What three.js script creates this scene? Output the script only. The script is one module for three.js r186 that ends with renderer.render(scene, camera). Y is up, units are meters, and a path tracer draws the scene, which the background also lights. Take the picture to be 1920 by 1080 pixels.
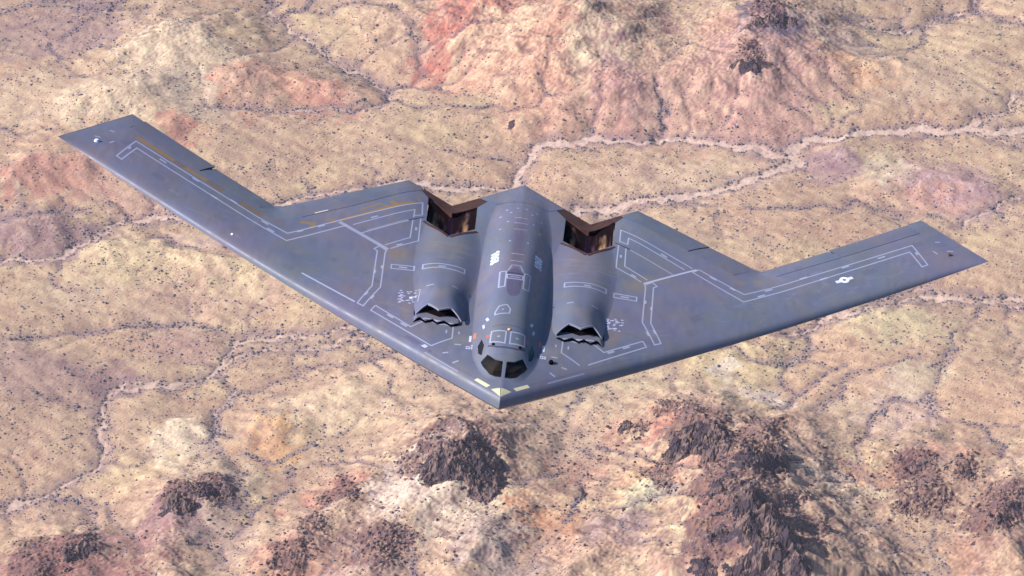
import * as THREE from 'three';
import { Sky } from 'three/addons/objects/Sky.js';
import { mergeGeometries, mergeVertices } from 'three/addons/utils/BufferGeometryUtils.js';
import { createNoise2D, createNoise3D } from 'simplex-noise';

// ---------------------------------------------------------------- camera, sky, sun, exposure
const scene = new THREE.Scene();
const PITCH = 36.9 * Math.PI / 180, RANGE = 4080, FOCAL = 8000;           // focal length in pixels of a 1920 x 1080 frame
const camera = new THREE.PerspectiveCamera(2 * Math.atan(540 / FOCAL) * 180 / Math.PI, 16 / 9, 5, 90000);
const CAM = new THREE.Vector3(0, RANGE * Math.sin(PITCH), RANGE * Math.cos(PITCH));
camera.position.copy(CAM);
camera.lookAt(0, 0, 0);
const SUN = new THREE.Vector3(-0.76, 0.64, 0.14).normalize();
const sky = new Sky();
sky.name = 'sky';
sky.scale.setScalar(80000);
sky.material.uniforms.sunPosition.value.copy(SUN);
sky.material.uniforms.turbidity.value = 2.5;
sky.material.uniforms.rayleigh.value = 1.2;
sky.material.uniforms.mieCoefficient.value = 0.004;
sky.userData.kind = 'structure';
scene.add(sky);
scene.environmentIntensity = 0.12;
scene.fog = new THREE.FogExp2(0xd0cad2, 0.000013);
const sun = new THREE.DirectionalLight(new THREE.Color(1, 0.93, 0.87), 4.2);
sun.name = 'sun';
sun.position.copy(SUN).multiplyScalar(4000);
sun.castShadow = true;
sun.shadow.mapSize.set(4096, 4096);
Object.assign(sun.shadow.camera, { left: -900, right: 900, top: 900, bottom: -900, near: 100, far: 9000 });
scene.add(sun, sun.target);
const renderer = new THREE.WebGLRenderer({ antialias: true });
renderer.toneMapping = THREE.LinearToneMapping;
renderer.toneMappingExposure = 2.05;
renderer.shadowMap.enabled = true;
renderer.setSize(1024, 576);

// ---------------------------------------------------------------- helpers
let seedState = 12345;
const rnd = () => { seedState = (seedState + 0x6d2b79f5) | 0; let t = Math.imul(seedState ^ (seedState >>> 15), 1 | seedState); t = (t + Math.imul(t ^ (t >>> 7), 61 | t)) ^ t; return ((t ^ (t >>> 14)) >>> 0) / 4294967296; };
const n2 = createNoise2D(rnd), n3 = createNoise3D(rnd);
const fbm = (x, y, oct) => { let s = 0, a = 0.5; for (let i = 0; i < oct; i++) { s += a * n2(x + i * 17.3, y - i * 9.1); x *= 2.03; y *= 2.03; a *= 0.5; } return s; };
const ridged = (x, y, oct) => { let s = 0, a = 0.5; for (let i = 0; i < oct; i++) { s += a * (1 - Math.abs(n2(x + i * 11.7, y + i * 5.3))); x *= 2.07; y *= 2.07; a *= 0.5; } return s; };
const used = {};
function numbered(n) { used[n] = (used[n] ?? -1) + 1; return used[n] ? n + '_' + String(used[n]).padStart(3, '0') : n; }
function tag(o, label, category, group) { o.userData.label = label; o.userData.category = category; if (group) o.userData.group = group; return o; }
function shade(o) { o.castShadow = true; o.receiveShadow = true; return o; }
const lin = (hex) => { const c = new THREE.Color(hex); return [c.r, c.g, c.b]; };
// ---- aircraft form: x = span (plan), a = metres aft of the nose, heights in metres
const T33 = Math.tan(33 * Math.PI / 180), SPAN = 26.2;
const TE = [[0, 21], [3.925, 17.957], [6.52, 19.841], [13.534, 14.966], [22.506, 20.861], [SPAN, SPAN * T33]];
const clamp = (v, a = 0, b = 1) => Math.min(b, Math.max(a, v));
const sstep = (a, b, v) => { const t = clamp((v - a) / (b - a)); return t * t * (3 - 2 * t); };
const table = (pts) => (v) => {                       // smooth monotone interpolation through [x, y] pairs
  if (v <= pts[0][0]) return pts[0][1];
  for (let i = 1; i < pts.length; i++) if (v <= pts[i][0]) {
    const [x0, y0] = pts[i - 1], [x1, y1] = pts[i], h = x1 - x0, s = (j) => (j < 1 || j >= pts.length - 1) ? 0 : (pts[j + 1][1] - pts[j - 1][1]) / (pts[j + 1][0] - pts[j - 1][0]);
    const u = (v - x0) / h, m0 = s(i - 1) * h, m1 = s(i) * h, u2 = u * u, u3 = u2 * u;
    return (2 * u3 - 3 * u2 + 1) * y0 + (u3 - 2 * u2 + u) * m0 + (3 * u2 - 2 * u3) * y1 + (u3 - u2) * m1;
  }
  return pts[pts.length - 1][1];
};
const flexY = (x) => 1.79 * (x / SPAN) ** 2;
function teDistance(x, a) {                           // soft distance to the trailing edge
  let s = 0;
  for (let i = 1; i < TE.length; i++) {
    const [x0, a0] = TE[i - 1], [x1, a1] = TE[i], dx = x1 - x0, da = a1 - a0, L2 = dx * dx + da * da;
    const u = clamp(((x - x0) * dx + (a - a0) * da) / L2), d = Math.hypot(x - x0 - u * dx, a - a0 - u * da);
    s += Math.exp(-d * 3);
  }
  return Math.max(0, -Math.log(s) / 3);
}
const bodyH = table([[0, 1.15], [4, 1.1], [8, 0.85], [12, 0.62], [18, 0.5], [26.2, 0.34]]);
const riseL = table([[0, 1.35], [6, 1.15], [12, 0.95], [26, 0.7]]);
function wingTop(x0, a) {
  const x = Math.abs(x0), v = Math.max(0, a - x * T33), d = teDistance(x, a);
  const k = 0.42 - 0.1 * sstep(10, 0, x), rise = k * (1 - Math.exp(-v / 0.11)) + (1 - k) * (1 - Math.exp(-Math.pow(v / riseL(x), 0.95))), fall = 1 - Math.exp(-d / (1.6 + 1.6 * sstep(12, 3, x)));
  return flexY(x) + bodyH(x) * rise * fall;
}
const wingBottom = (x0, a) => {
  const x = Math.abs(x0), v = Math.max(0, a - x * T33), d = teDistance(x, a);
  return flexY(x) - 0.003 - 0.13 * (1 - Math.exp(-v / 0.09)) * (1 - Math.exp(-d / 1.5)) - (0.22 + 0.9 * sstep(14, 2, x)) * (1 - Math.exp(-v / 1.6)) * (1 - Math.exp(-d / 2.5));
};
const humpW = table([[1.2, 0.8], [1.6, 1.2], [2.2, 1.55], [3, 1.85], [5, 2.0], [10, 2.05], [15, 1.95], [21, 1.4]]);
const humpH = table([[4.2, 1.02], [6, 1.12], [9, 1.12], [12, 0.9], [15.5, 0.5], [19, 0.12], [20.6, 0]]);
const humpA = (a) => (a < 4.8 ? (4.8 - a) / 3.45 : 0);
const arch = (u, q) => (u >= 1 ? 0 : 0.5 * (1 + Math.cos(Math.PI * Math.pow(u, q))));
function hump(x, a) {                                 // sharp-based round cockpit in front, filleted spine behind
  return humpH(Math.max(a, 4.2)) * Math.max(0, 1 - Math.pow(humpA(a), 1.5)) * arch(Math.abs(x) / humpW(a), 1.5);
}
const bodyTop = (x, a) => wingTop(x, a) + hump(x, a);
const NX = 3.75, nacW = table([[5.4, 1.4], [7, 1.5], [9, 1.85], [12, 2.02], [14, 1.76], [15.2, 1.6], [16.5, 1.6]]), nacH = table([[6.2, 0.7], [7.2, 0.71], [9, 0.5], [11, 0.36], [13, 0.3], [16.4, 0.26]]);
function nacTop(x, a) {                               // upright sides at the intake, melting into the deck behind
  const u = Math.abs(Math.abs(x) - NX) / nacW(a), t = sstep(5.6, 7.6, a);
  return wingTop(x, a) + nacH(a) * ((1 - t) * Math.max(0, 1 - u * u * u) + t * arch(u, 1.35));
}
// ---------------------------------------------------------------- plates: a plan outline lifted to a height function, with thickness
const WSTEPS = (() => { const w = [0, 0.008, 0.02, 0.04, 0.07, 0.11, 0.16, 0.22, 0.3, 0.4, 0.52, 0.66, 0.82]; while (w[w.length - 1] < 22) w.push(w[w.length - 1] + 0.2); return w; })();
function clipTo(poly, ax, ay, bx, by) {               // keep what lies left of a -> b
  const out = [];
  for (let i = 0; i < poly.length; i++) {
    const p = poly[i], q = poly[(i + 1) % poly.length];
    const dp = (bx - ax) * (p[1] - ay) - (by - ay) * (p[0] - ax), dq = (bx - ax) * (q[1] - ay) - (by - ay) * (q[0] - ax);
    if (dp >= 0) out.push(p);
    if ((dp >= 0) !== (dq >= 0)) { const t = dp / (dp - dq); out.push([p[0] + t * (q[0] - p[0]), p[1] + t * (q[1] - p[1])]); }
  }
  return out;
}
// contour and holes are lists of [x, a], x >= 0; side = 1 or -1 mirrors; returns BufferGeometry in aircraft axes (x, y, -a)
function plate(contour, { holes = [], top, bottom, side = 1, step = 0.2, wsteps = WSTEPS, walls = true, uv }) {
  const V2 = (l) => l.map(([x, y]) => new THREE.Vector2(x, y));
  const area = (l) => THREE.ShapeUtils.area(V2(l));
  if (area(contour) < 0) contour = [...contour].reverse();
  holes = holes.map((h) => (area(h) > 0 ? [...h].reverse() : h));
  const all = [...contour, ...holes.flat()], tris = THREE.ShapeUtils.triangulateShape(V2(contour), holes.map(V2));
  const pos = [], nor = [], uvs = [], idx = [], keys = new Map();
  const normal = (f, x, a, sgn) => {
    const e = 0.012, hx = (f(x + e, a) - f(x - e, a)) / (2 * e), ha = (f(x, a + e) - f(x, a - e)) / (2 * e);
    return new THREE.Vector3(-hx, 1, ha).normalize().multiplyScalar(sgn);
  };
  const vert = (x, a, layer) => {
    const k = layer + '|' + Math.round(x * 2000) + '|' + Math.round(a * 2000);
    let i = keys.get(k);
    if (i === undefined) {
      const f = layer ? bottom : top, n = normal(f, x, a, layer ? -1 : 1);
      i = pos.length / 3; keys.set(k, i);
      pos.push(side * x, f(x, a), -a); nor.push(side * n.x, n.y, n.z); uvs.push(...uv(side * x, a));
    }
    return i;
  };
  const face = (p, q, r, flip) => { if (p === q || q === r || p === r) return; if ((side < 0) !== flip) idx.push(p, r, q); else idx.push(p, q, r); };
  for (const t of tris) {
    let T = t.map((i) => all[i]);
    if (area(T) < 0) T = [T[0], T[2], T[1]];
    const xs = T.map((p) => p[0]), ws = T.map((p) => p[1] - p[0] * T33), x0 = Math.floor(Math.min(...xs) / step), x1 = Math.ceil(Math.max(...xs) / step), w0 = Math.min(...ws), w1 = Math.max(...ws);
    for (let i = x0; i < x1; i++) for (let j = 0; j < wsteps.length - 1; j++) {
      if (wsteps[j + 1] < w0 - 1e-6 || wsteps[j] > w1 + 1e-6) continue;
      const xa = i * step, xb = xa + step, wa = j ? wsteps[j] : wsteps[j] - 0.001, wb = wsteps[j + 1];
      let c = [[xa, wa + xa * T33], [xb, wa + xb * T33], [xb, wb + xb * T33], [xa, wb + xa * T33]];
      for (let k = 0; k < 3 && c.length; k++) c = clipTo(c, T[k][0], T[k][1], T[(k + 1) % 3][0], T[(k + 1) % 3][1]);
      if (c.length < 3) continue;
      for (const layer of bottom ? [0, 1] : [0]) {
        const ids = c.map(([x, a]) => vert(x, a, layer));
        for (let k = 1; k < ids.length - 1; k++) face(ids[0], ids[k], ids[k + 1], layer === 1);
      }
    }
  }
  if (bottom && walls) for (const loop of [contour, ...holes]) for (let i = 0; i < loop.length; i++) {
    const p = loop[i], q = loop[(i + 1) % loop.length], L = Math.hypot(q[0] - p[0], q[1] - p[1]), m = Math.max(1, Math.ceil(L / step));
    const nx = (q[1] - p[1]) / L, na = -(q[0] - p[0]) / L, base = pos.length / 3;
    if (Math.abs(p[0]) < 1e-6 && Math.abs(q[0]) < 1e-6) continue;          // the plane of symmetry
    for (let k = 0; k <= m; k++) {
      const x = p[0] + (q[0] - p[0]) * k / m, a = p[1] + (q[1] - p[1]) * k / m;
      for (const f of [top, bottom]) { pos.push(side * x, f(x, a), -a); nor.push(side * nx, 0, -na); uvs.push(...uv(side * x, a)); }
    }
    for (let k = 0; k < m; k++) { const b = base + 2 * k; face(b, b + 2, b + 1, true); face(b + 1, b + 2, b + 3, true); }
  }
  const g = new THREE.BufferGeometry();
  g.setAttribute('position', new THREE.Float32BufferAttribute(pos, 3));
  g.setAttribute('normal', new THREE.Float32BufferAttribute(nor, 3));
  g.setAttribute('uv', new THREE.Float32BufferAttribute(uvs, 2));
  g.setIndex(idx);
  return g;
}
function inset(poly, d) {                             // shrink an outline by d on every edge
  const ccw = THREE.ShapeUtils.area(poly.map(([x, y]) => new THREE.Vector2(x, y))) > 0 ? 1 : -1, n = poly.length;
  const off = poly.map((p, i) => { const q = poly[(i + 1) % n], L = Math.hypot(q[0] - p[0], q[1] - p[1]); return [-(q[1] - p[1]) / L * ccw * d, (q[0] - p[0]) / L * ccw * d]; });
  return poly.map((p, i) => {
    const h = (i + n - 1) % n, a = off[h], b = off[i], k = 1 + (a[0] * b[0] + a[1] * b[1]) / (d * d);
    return [p[0] + (a[0] + b[0]) / k, p[1] + (a[1] + b[1]) / k];
  });
}
// ---------------------------------------------------------------- aircraft paint
const TW = 26.4, TA = 21.2, PX = 77;                  // metres covered by one half's texture, pixels per metre
const PAINT = '#5a5b69';
const LINE = '#868a9f';
function blotches(w, h, x0, a0, mpp) {                 // uneven weathered paint, w x h pixels of mpp metres
  const c = document.createElement('canvas'); c.width = w; c.height = h;
  const g = c.getContext('2d'), im = g.createImageData(w, h), d = im.data, b = new THREE.Color(PAINT).convertLinearToSRGB();
  const base = [parseInt(PAINT.slice(1, 3), 16), parseInt(PAINT.slice(3, 5), 16), parseInt(PAINT.slice(5, 7), 16)];
  for (let j = 0; j < h; j++) for (let i = 0; i < w; i++) {
    const x = x0 + i * mpp, a = a0 + j * mpp, o = (j * w + i) * 4;
    const m = 1 + 0.05 * fbm(x * 0.22, a * 0.22, 3) + 0.05 * n2(x * 1.9, a * 0.55) * n2(x * 0.3 + 9, a * 0.3) + 0.035 * (rnd() - 0.5);
    const t = 5 * n2(x * 0.12 + 40, a * 0.12), warm = 4 * n2(x * 0.5 + 70, a * 0.5);
    d[o] = base[0] * m + t + warm; d[o + 1] = base[1] * m + warm * 0.4; d[o + 2] = base[2] * m + t * 0.4 - warm; d[o + 3] = 255;
  }
  g.putImageData(im, 0, 0);
  return c;
}
const STRIP_OUT = [[22.75, 16.09], [21.91, 17.92], [12.66, 11.95]], STRIP_IN = [[22.44, 15.85], [21.77, 17.23], [12.64, 11.22]];
// draws everything printed on the upper skin; P maps (x, a) of one half (x >= 0) to canvas pixels; s = px per metre
function drawMarks(g, side, X, A, s) {
  const path = (pts, close) => { g.beginPath(); pts.forEach(([x, a], i) => (i ? g.lineTo(X(x), A(a)) : g.moveTo(X(x), A(a)))); if (close) g.closePath(); };
  const line = (pts, w = 0.072, col = LINE, close = false) => { path(pts, close); g.strokeStyle = col; g.lineWidth = w * s; g.lineJoin = 'miter'; g.lineCap = 'butt'; g.stroke(); };
  const fill = (pts, col) => { path(pts, true); g.fillStyle = col; g.fill(); };
  const dash = (x, a, dx, da, w = 0.07, col = LINE) => line([[x - dx / 2, a - da / 2], [x + dx / 2, a + da / 2]], w, col);
  const soft = (x, a, rx, ra, rgb, al) => { g.save(); g.translate(X(x), A(a)); g.scale(rx * s, ra * s); const gr = g.createRadialGradient(0, 0, 0, 0, 0, 1); gr.addColorStop(0, `rgba(${rgb},${al})`); gr.addColorStop(0.5, `rgba(${rgb},${al * 0.6})`); gr.addColorStop(1, `rgba(${rgb},0)`); g.fillStyle = gr; g.beginPath(); g.arc(0, 0, 1, 0, 7); g.fill(); g.restore(); };
  // worn skin: heat and dirt behind the nacelles, streaks aft
  soft(4, 12.6, 1.8, 2.2, '140,115,90', 0.22); soft(6.6, 11.4, 1.0, 0.9, '150,115,60', 0.25); soft(5.6, 6.2, 0.5, 1.0, '140,110,80', 0.3);
  soft(2.2, 4.1, 0.9, 0.7, '150,140,120', 0.22); soft(4, 7.2, 0.8, 0.7, '130,110,95', 0.2); soft(0, 13, 0.5, 4.5, '70,56,74', 0.6);
  for (let k = 0; k < 26; k++) { const x = 2.6 + rnd() * 2.6, a = 10.6 + rnd() * 2.2; dash(x, a, 0.3 + rnd() * 0.9, 0.04, 0.025, rnd() < 0.4 ? 'rgba(150,120,70,0.35)' : 'rgba(155,160,185,0.3)'); }
  for (let k = 0; k < 40; k++) { const x = 3 + rnd() * 20, a = x * T33 + 0.3 + rnd() * 2.5; dash(x, a, 0.2 + rnd() * 1.2, (0.2 + rnd() * 1.2) * T33, 0.03, `rgba(${rnd() < 0.5 ? '165,170,195' : '75,72,95'},0.16)`); }
  // faint skin seams
  const seam = 'rgba(60,58,80,0.4)';
  line([[22.6, 17.0], [24.6, 18.3]], 0.03, seam); line([[6.9, 4.7], [22.6, 14.9]], 0.025, 'rgba(60,58,80,0.22)'); line([[1.2, 1.35], [6.9, 5.05]], 0.03, seam);
  line([[12.66, 11.95], [12.66, 8.4]], 0.02, 'rgba(60,58,80,0.15)'); line([[18.2, 16.4], [18.2, 12]], 0.02, 'rgba(60,58,80,0.15)');
  for (let x = 7.5; x < 25; x += 1.45 + 0.5 * rnd()) { const v0 = 0.5 + rnd(), v1 = v0 + 1.5 + 2.6 * rnd(), q = 0.75 * (v1 - v0) / (1 + T33); line([[x, x * T33 + v0], [x - q, (x - q) * T33 + v1]], 0.022, `rgba(52,50,68,${0.14 + 0.16 * rnd()})`); }
  for (let k = 0; k < 30; k++) { const x = 5.8 + rnd() * 17, v = 0.7 + rnd() * 3.2, w = 0.25 + rnd() * 0.5, h = 0.2 + rnd() * 0.35, b = [[x, x * T33 + v], [x + w, (x + w) * T33 + v], [x + w - h * 0.5, (x + w - h * 0.5) * T33 + v + h], [x - h * 0.5, (x - h * 0.5) * T33 + v + h]]; if (rnd() < 0.4) fill(b, `rgba(${rnd() < 0.5 ? '70,68,86' : '118,120,138'},0.22)`); line(b, 0.018, 'rgba(50,48,66,0.25)', true); }
  for (let k = 0; k < 90; k++) { const x = 1.8 + rnd() * 22, v = 0.3 + rnd() * 4.5; soft(x, x * T33 + v, 0.1 + 0.35 * rnd(), 0.1 + 0.5 * rnd(), rnd() < 0.5 ? '60,56,74' : '124,126,146', 0.12); }
  for (const k of [2.6, 4.2, 5.4, 7.4, 10, 13]) line([[0, k + 0.15], [0.9, k + 0.05], [1.8, k - 0.1]], 0.025, seam);
  // gold sealing tape along the hinge line of the right wing
  if (side < 0) {
    const gold = 'rgba(128,98,48,0.75)', brown = 'rgba(105,78,62,0.6)';
    line([[21.95, 18.35], [19.6, 16.85]], 0.3, gold); line([[19.6, 16.85], [18.9, 16.4]], 0.34, brown); line([[18.9, 16.4], [17.6, 15.57]], 0.3, gold); line([[17.6, 15.6], [16.6, 14.95]], 0.5, brown);
    line([[15.6, 14.25], [14.2, 13.3]], 0.45, 'rgba(112,84,54,0.6)'); line([[13.5, 13.1], [12.9, 12.6]], 0.4, 'rgba(110,80,70,0.35)');
    line([[12.1, 13.3], [11.3, 13.3], [11.5, 12.75]], 0.22, gold); line([[10.6, 14.0], [10.2, 13.65]], 0.25, gold); line([[10.0, 13.9], [6.1, 17.05]], 0.28, gold);
    line([[9.0, 15.3], [7.9, 16.3], [7.4, 15.95]], 0.14, gold); line([[7.35, 16.7], [6.9, 16.3]], 0.35, gold); line([[5.9, 17.6], [5.7, 17.3]], 0.2, gold);
    line([[11.4, 14.45], [10.7, 14.95]], 0.08, 'rgba(205,205,190,0.9)');
  } else { soft(12.4, 13.1, 0.5, 0.4, '150,110,60', 0.3); soft(13.4, 13.4, 0.4, 0.5, '150,110,60', 0.25); soft(7.4, 12.2, 1.3, 0.5, '150,120,60', 0.15); }
  // strip along the trailing edge, bent round the wing crank
  if (side > 0) line([...STRIP_OUT, [10.1, 13.82], [9.75, 13.46], ...[...STRIP_IN].reverse()], 0.075, LINE, true);
  else { line([[9.5, 13.55], [12.64, 11.22], [21.77, 17.23], [22.44, 15.85], [22.75, 16.09], [21.91, 17.92], [12.66, 11.95], [5.58, 17.2], [5.5, 15.75]], 0.085); }
  // bay outlines inboard
  if (side > 0) { line([[9.72, 13.84], [5.62, 17.1], [5.6, 15.75], [6.05, 15.45], [6.08, 16.17], [9.3, 13.57]]); }
  else { line([[9.2, 13.66], [5.95, 16.18], [5.95, 15.3]]); line([[5.5, 15.75], [5.95, 15.5]]); }
  line([[5.55, 15.35], [5.5, 12.87], [6.95, 11.75]]); line([[5.97, 15.0], [5.97, 13.1], [7.28, 12.02]]);
  line([[5.35, 15.56], [6.2, 14.9]], 0.09, 'rgba(40,36,50,0.9)'); line([[6.2, 14.86], [8.65, 12.93]], 0.075, side > 0 ? 'rgba(140,142,165,0.7)' : LINE);
  if (side < 0) line([[6.2, 15.0], [8.4, 13.25]], 0.04, 'rgba(150,150,170,0.6)');
  line([[9.97, 13.78], [7.08, 11.62]], side > 0 ? 0.13 : 0.24, side > 0 ? 'rgba(158,162,185,0.8)' : 'rgba(140,143,165,0.75)');
  // fence of the bay ahead of it
  line([[7.2, 11.3], [7.16, 8.02], [7.92, 6.32], [8.26, 6.52], [7.62, 8.06], [7.64, 11.38], [7.83, 11.55], [7.56, 11.88], [7.14, 11.5]], 0.075, LINE, true);
  line([[5.5, 9.9], [6.75, 9.86], [6.76, 10.24], [5.5, 10.28]], 0.075, LINE, true);
  // curved box over the nacelle
  const arcPts = (o) => [[5.05, 10.36 - o], [4.1, 10.36 - o], [2.75, 10.24 - o]];
  line([...arcPts(0), ...arcPts(0.42).reverse()], 0.08, LINE, true);
  line([[7.27, 6.42], [5.22, 4.92], [4.52, 5.49], [2.97, 5.24], [2.95, 4.26], [4.0, 3.6]]);
  line([[7.27, 6.42], [7.48, 6.02], side > 0 ? [4.45, 3.78] : [4.0, 3.6]]);
  // short print inside and beside the boxes
  for (const [x, a, dx, da] of [[6.1, 10.07, 0.45, 0], [4.0, 10.1, 0.4, 0], [7.25, 9.9, 0, 0.3], [7.6, 9.4, 0, 0.3], [7.5, 7.1, 0.14, -0.3], [7.86, 7.35, 0.14, -0.3], [5.6, 5.05, 0.35, 0.25], [6.4, 5.65, 0.35, 0.25], [3.8, 5.33, 0.4, 0.06],
    [10.9, 13.15, 0.35, -0.27], [12.0, 12.35, 0.3, -0.23], [14, 12.65, 0.4, 0.26], [15.9, 14.1, 0.4, 0.26], [18.2, 15.4, 0.4, 0.26], [20.2, 16.55, 0.4, 0.26], [13.6, 12.0, 0.4, 0.26], [17, 14.1, 0.4, 0.26], [22.15, 17.1, 0.1, -0.25], [6.5, 12.25, 0.3, -0.23], [5.72, 14.1, 0, 0.3], [8.1, 14.75, 0.35, -0.28]]) dash(x, a, dx, da, 0.12, 'rgba(150,154,178,0.7)');
  // dashes, dots
  for (const [x, a, dx, da] of [[23.35, 18.5, 0.3, 0.08], [23.2, 17.35, 0.25, -0.25], [24.05, 17.65, 0.35, 0.05], [3.3, 4.75, 0, 0.25], [2.62, 4.75, 0, 0.2], [3.2, 3.15, 0.3, -0.05], [2.6, 2.55, 0.3, -0.15], [4.5, 8.1, 0.4, 0.0], [3.15, 8.1, 0.35, 0.02], [2.6, 3.8, 0.35, 0]]) dash(x, a, dx, da, 0.08);
  const dots = [[1.1, 14.6], [0.72, 15.4], [0.25, 17.2], [0.85, 17.0], [0.5, 12.9], [1.15, 16.2], [0.6, 16.6]];
  for (const [x, a] of dots) dash(x, a, 0.12, 0, 0.12, 'rgba(170,174,200,0.6)');
  for (const a of [14.4, 15.2, 15.9, 11.4, 10.6]) dash(0.12, a, 0.5, 0, 0.06, 'rgba(170,172,195,0.6)');
  // stencilled panel outboard of each intake
  for (let k = 0; k < 34; k++) { const u = rnd(), v = rnd(); const x = 5.15 + u * 0.95, a = 6.85 + v * 1.1; if (u > 0.25 && u < 0.8 && v > 0.25 && v < 0.75 && rnd() < 0.7) continue; dash(x, a, 0.14, 0, 0.055, 'rgba(185,188,215,0.85)'); }
  if (side < 0) { dash(5.45, 7.35, 0.16, 0, 0.16, 'rgba(200,210,235,0.9)'); line([[5.05, 6.95], [5.0, 8.0], [5.3, 8.0]], 0.04); }
  // rescue and walkway print beside the cockpit
  dash(1.98, 4.35, 0, 0.5, 0.13, '#b9b9cc'); dash(1.76, 4.55, 0, 0.42, 0.12, '#c0633c'); dash(1.35, 4.95, 0.06, 0.35, 0.1, '#9ea2bd'); dash(1.2, 5.4, 0.1, 0.3, 0.12, '#a6aac4');
  for (let k = 0; k < 7; k++) dash(1.85 + (k % 3) * 0.13, 3.55 + Math.floor(k / 3) * 0.13, 0.1, 0, 0.07, '#b4b6cc');
  dash(1.05, 3.98, 0.16, 0, 0.15, '#c0482c');
  // cream walkway marks at the nose
  const cream = '#b5b08e';
  fill([[0, 0.33], [0.55, 0.8], [0.25, 0.84], [0, 0.85]], side > 0 ? '#a8a382' : cream);
  fill([[0.62, 1.03], [0.8, 0.93], [1.5, 1.4], [1.34, 1.5]], cream);
  line([[2.4, 1.95], [4.3, 3.2]], 0.05, 'rgba(165,168,195,0.45)');
  if (side < 0) { fill([[5.5, 4.22], [5.3, 4.32], [4.5, 3.78], [4.7, 3.66]], 'rgba(82,78,104,0.9)'); fill([[4.55, 3.6], [4.35, 3.7], [4.15, 3.56], [4.32, 3.45]], '#9aa0bd'); line([[4.1, 3.3], [3.95, 3.2]], 0.14, '#4c4a66'); fill([[8.6, 6.1], [8.1, 6.3], [7.5, 5.9], [7.7, 5.75]], 'rgba(90,85,108,0.6)'); line([[8.4, 6.6], [11.5, 8.55]], 0.1, 'rgba(170,178,205,0.6)'); }
  // star and bars
  if (side > 0) {
    g.save(); g.translate(X(18.14), A(14.1)); g.rotate(Math.atan2(0.44, 0.71)); const u = 0.27 * s;
    g.fillStyle = '#b4bac8'; g.fillRect(-2 * u, -0.42 * u, 4 * u, 0.84 * u); g.beginPath(); g.arc(0, 0, u * 1.02, 0, 7); g.fillStyle = '#cdd4de'; g.fill();
    g.fillStyle = '#3a4256'; g.beginPath(); for (let k = 0; k < 10; k++) { const r = k % 2 ? 0.24 * u : 0.6 * u, t = k * Math.PI / 5 + Math.PI / 2; g.lineTo(r * Math.cos(t), r * Math.sin(t)); } g.fill(); g.restore();
  }
  // number on the spine, read from either side
  g.save(); g.translate(X(1.2), A(11.35)); g.scale(1, -1);                                   // text right side up as seen from above, nose down
  const fwd = Math.PI / 2; g.rotate(X(1) > X(0) ? -fwd : fwd);
  g.font = `bold ${0.56 * s}px sans-serif`; g.textAlign = 'center'; g.textBaseline = 'middle'; g.fillStyle = '#b9c0d0'; g.save(); g.scale(1.12, 1); g.fillText('1068', 0, 0); g.lineWidth = 0.03 * s; g.strokeStyle = '#b9c0d0'; g.strokeText('1068', 0, 0); g.restore(); g.restore();
  // receptacle and roof hatches
  line([[0.5, 7.95], [0.82, 7.95], [0.84, 9.48], [0.5, 9.44]], 0.08, LINE, true);
  fill([[0, 9.9], [0.4, 9.5], [0.42, 8.7], [0.36, 7.5], [0.2, 7.15], [0, 7.08]], 'rgba(72,66,88,0.75)');
  line([[0, 8.72], [0.42, 8.75], [0.42, 9.12], [0, 9.1]], 0.08); dash(0.1, 8.92, 0.4, 0, 0.1, 'rgba(150,150,170,0.6)'); line([[0, 9.3], [0.45, 9.28]], 0.1, 'rgba(40,36,54,0.8)');
  line([[0.42, 9.5], [0.25, 10.1], [0, 10.15]], 0.1, 'rgba(150,155,180,0.5)');
  line([[0.13, 3.38], [0.92, 3.5], [0.9, 4.22], [0.13, 4.15]], 0.07, LINE, true); dash(0.5, 3.8, 0.15, 0, 0.08);
  if (side < 0) { line([[0.83, 5.48], [0.84, 5.7], [0.66, 6.18], [0.25, 6.28], [0.05, 5.92], [0.08, 5.55]], 0.07, LINE, true); dash(0.45, 5.85, 0.08, 0, 0.1); }
  if (side > 0) dash(0.03, 4.32, 0.13, 0, 0.13, '#e09a55');
  line([[0, 3.12], [0.5, 3.13], [1.0, 3.3]], 0.09, 'rgba(50,46,66,0.85)'); line([[0, 4.62], [0.9, 4.55]], 0.05, 'rgba(60,56,76,0.7)');
}
function skinTexture(w, h, base, marks) {
  const c = document.createElement('canvas'); c.width = w; c.height = h;
  const g = c.getContext('2d'); g.drawImage(base, 0, 0, w, h); marks(g);
  const t = new THREE.CanvasTexture(c); t.colorSpace = THREE.SRGBColorSpace; t.anisotropy = 8; return t;
}
const halfTex = (side) => skinTexture(TW * PX | 0, TA * PX | 0, blotches(1016, 816, side > 0 ? 0 : 100, 0, TW / 1016), (g) => drawMarks(g, side, side > 0 ? (x) => x * PX : (x) => (TW - x) * PX, (a) => a * PX, PX));
const rough = (() => {
  const n = 256, d = new Uint8Array(n * n * 4);
  for (let i = 0; i < n * n; i++) { const x = i % n, y = i / n | 0, v = 150 + 40 * fbm(x / 40, y / 40, 4) + 10 * rnd(); d.set([v, v, v, 255], i * 4); }
  const t = new THREE.DataTexture(d, n, n); t.wrapS = t.wrapT = THREE.RepeatWrapping; t.magFilter = THREE.LinearFilter; t.repeat.set(4, 3); t.needsUpdate = true; return t;
})();
const skin = (map) => new THREE.MeshPhysicalMaterial({ map, roughness: 0.75, roughnessMap: rough, metalness: 0, specularIntensity: 0.6 });
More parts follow.
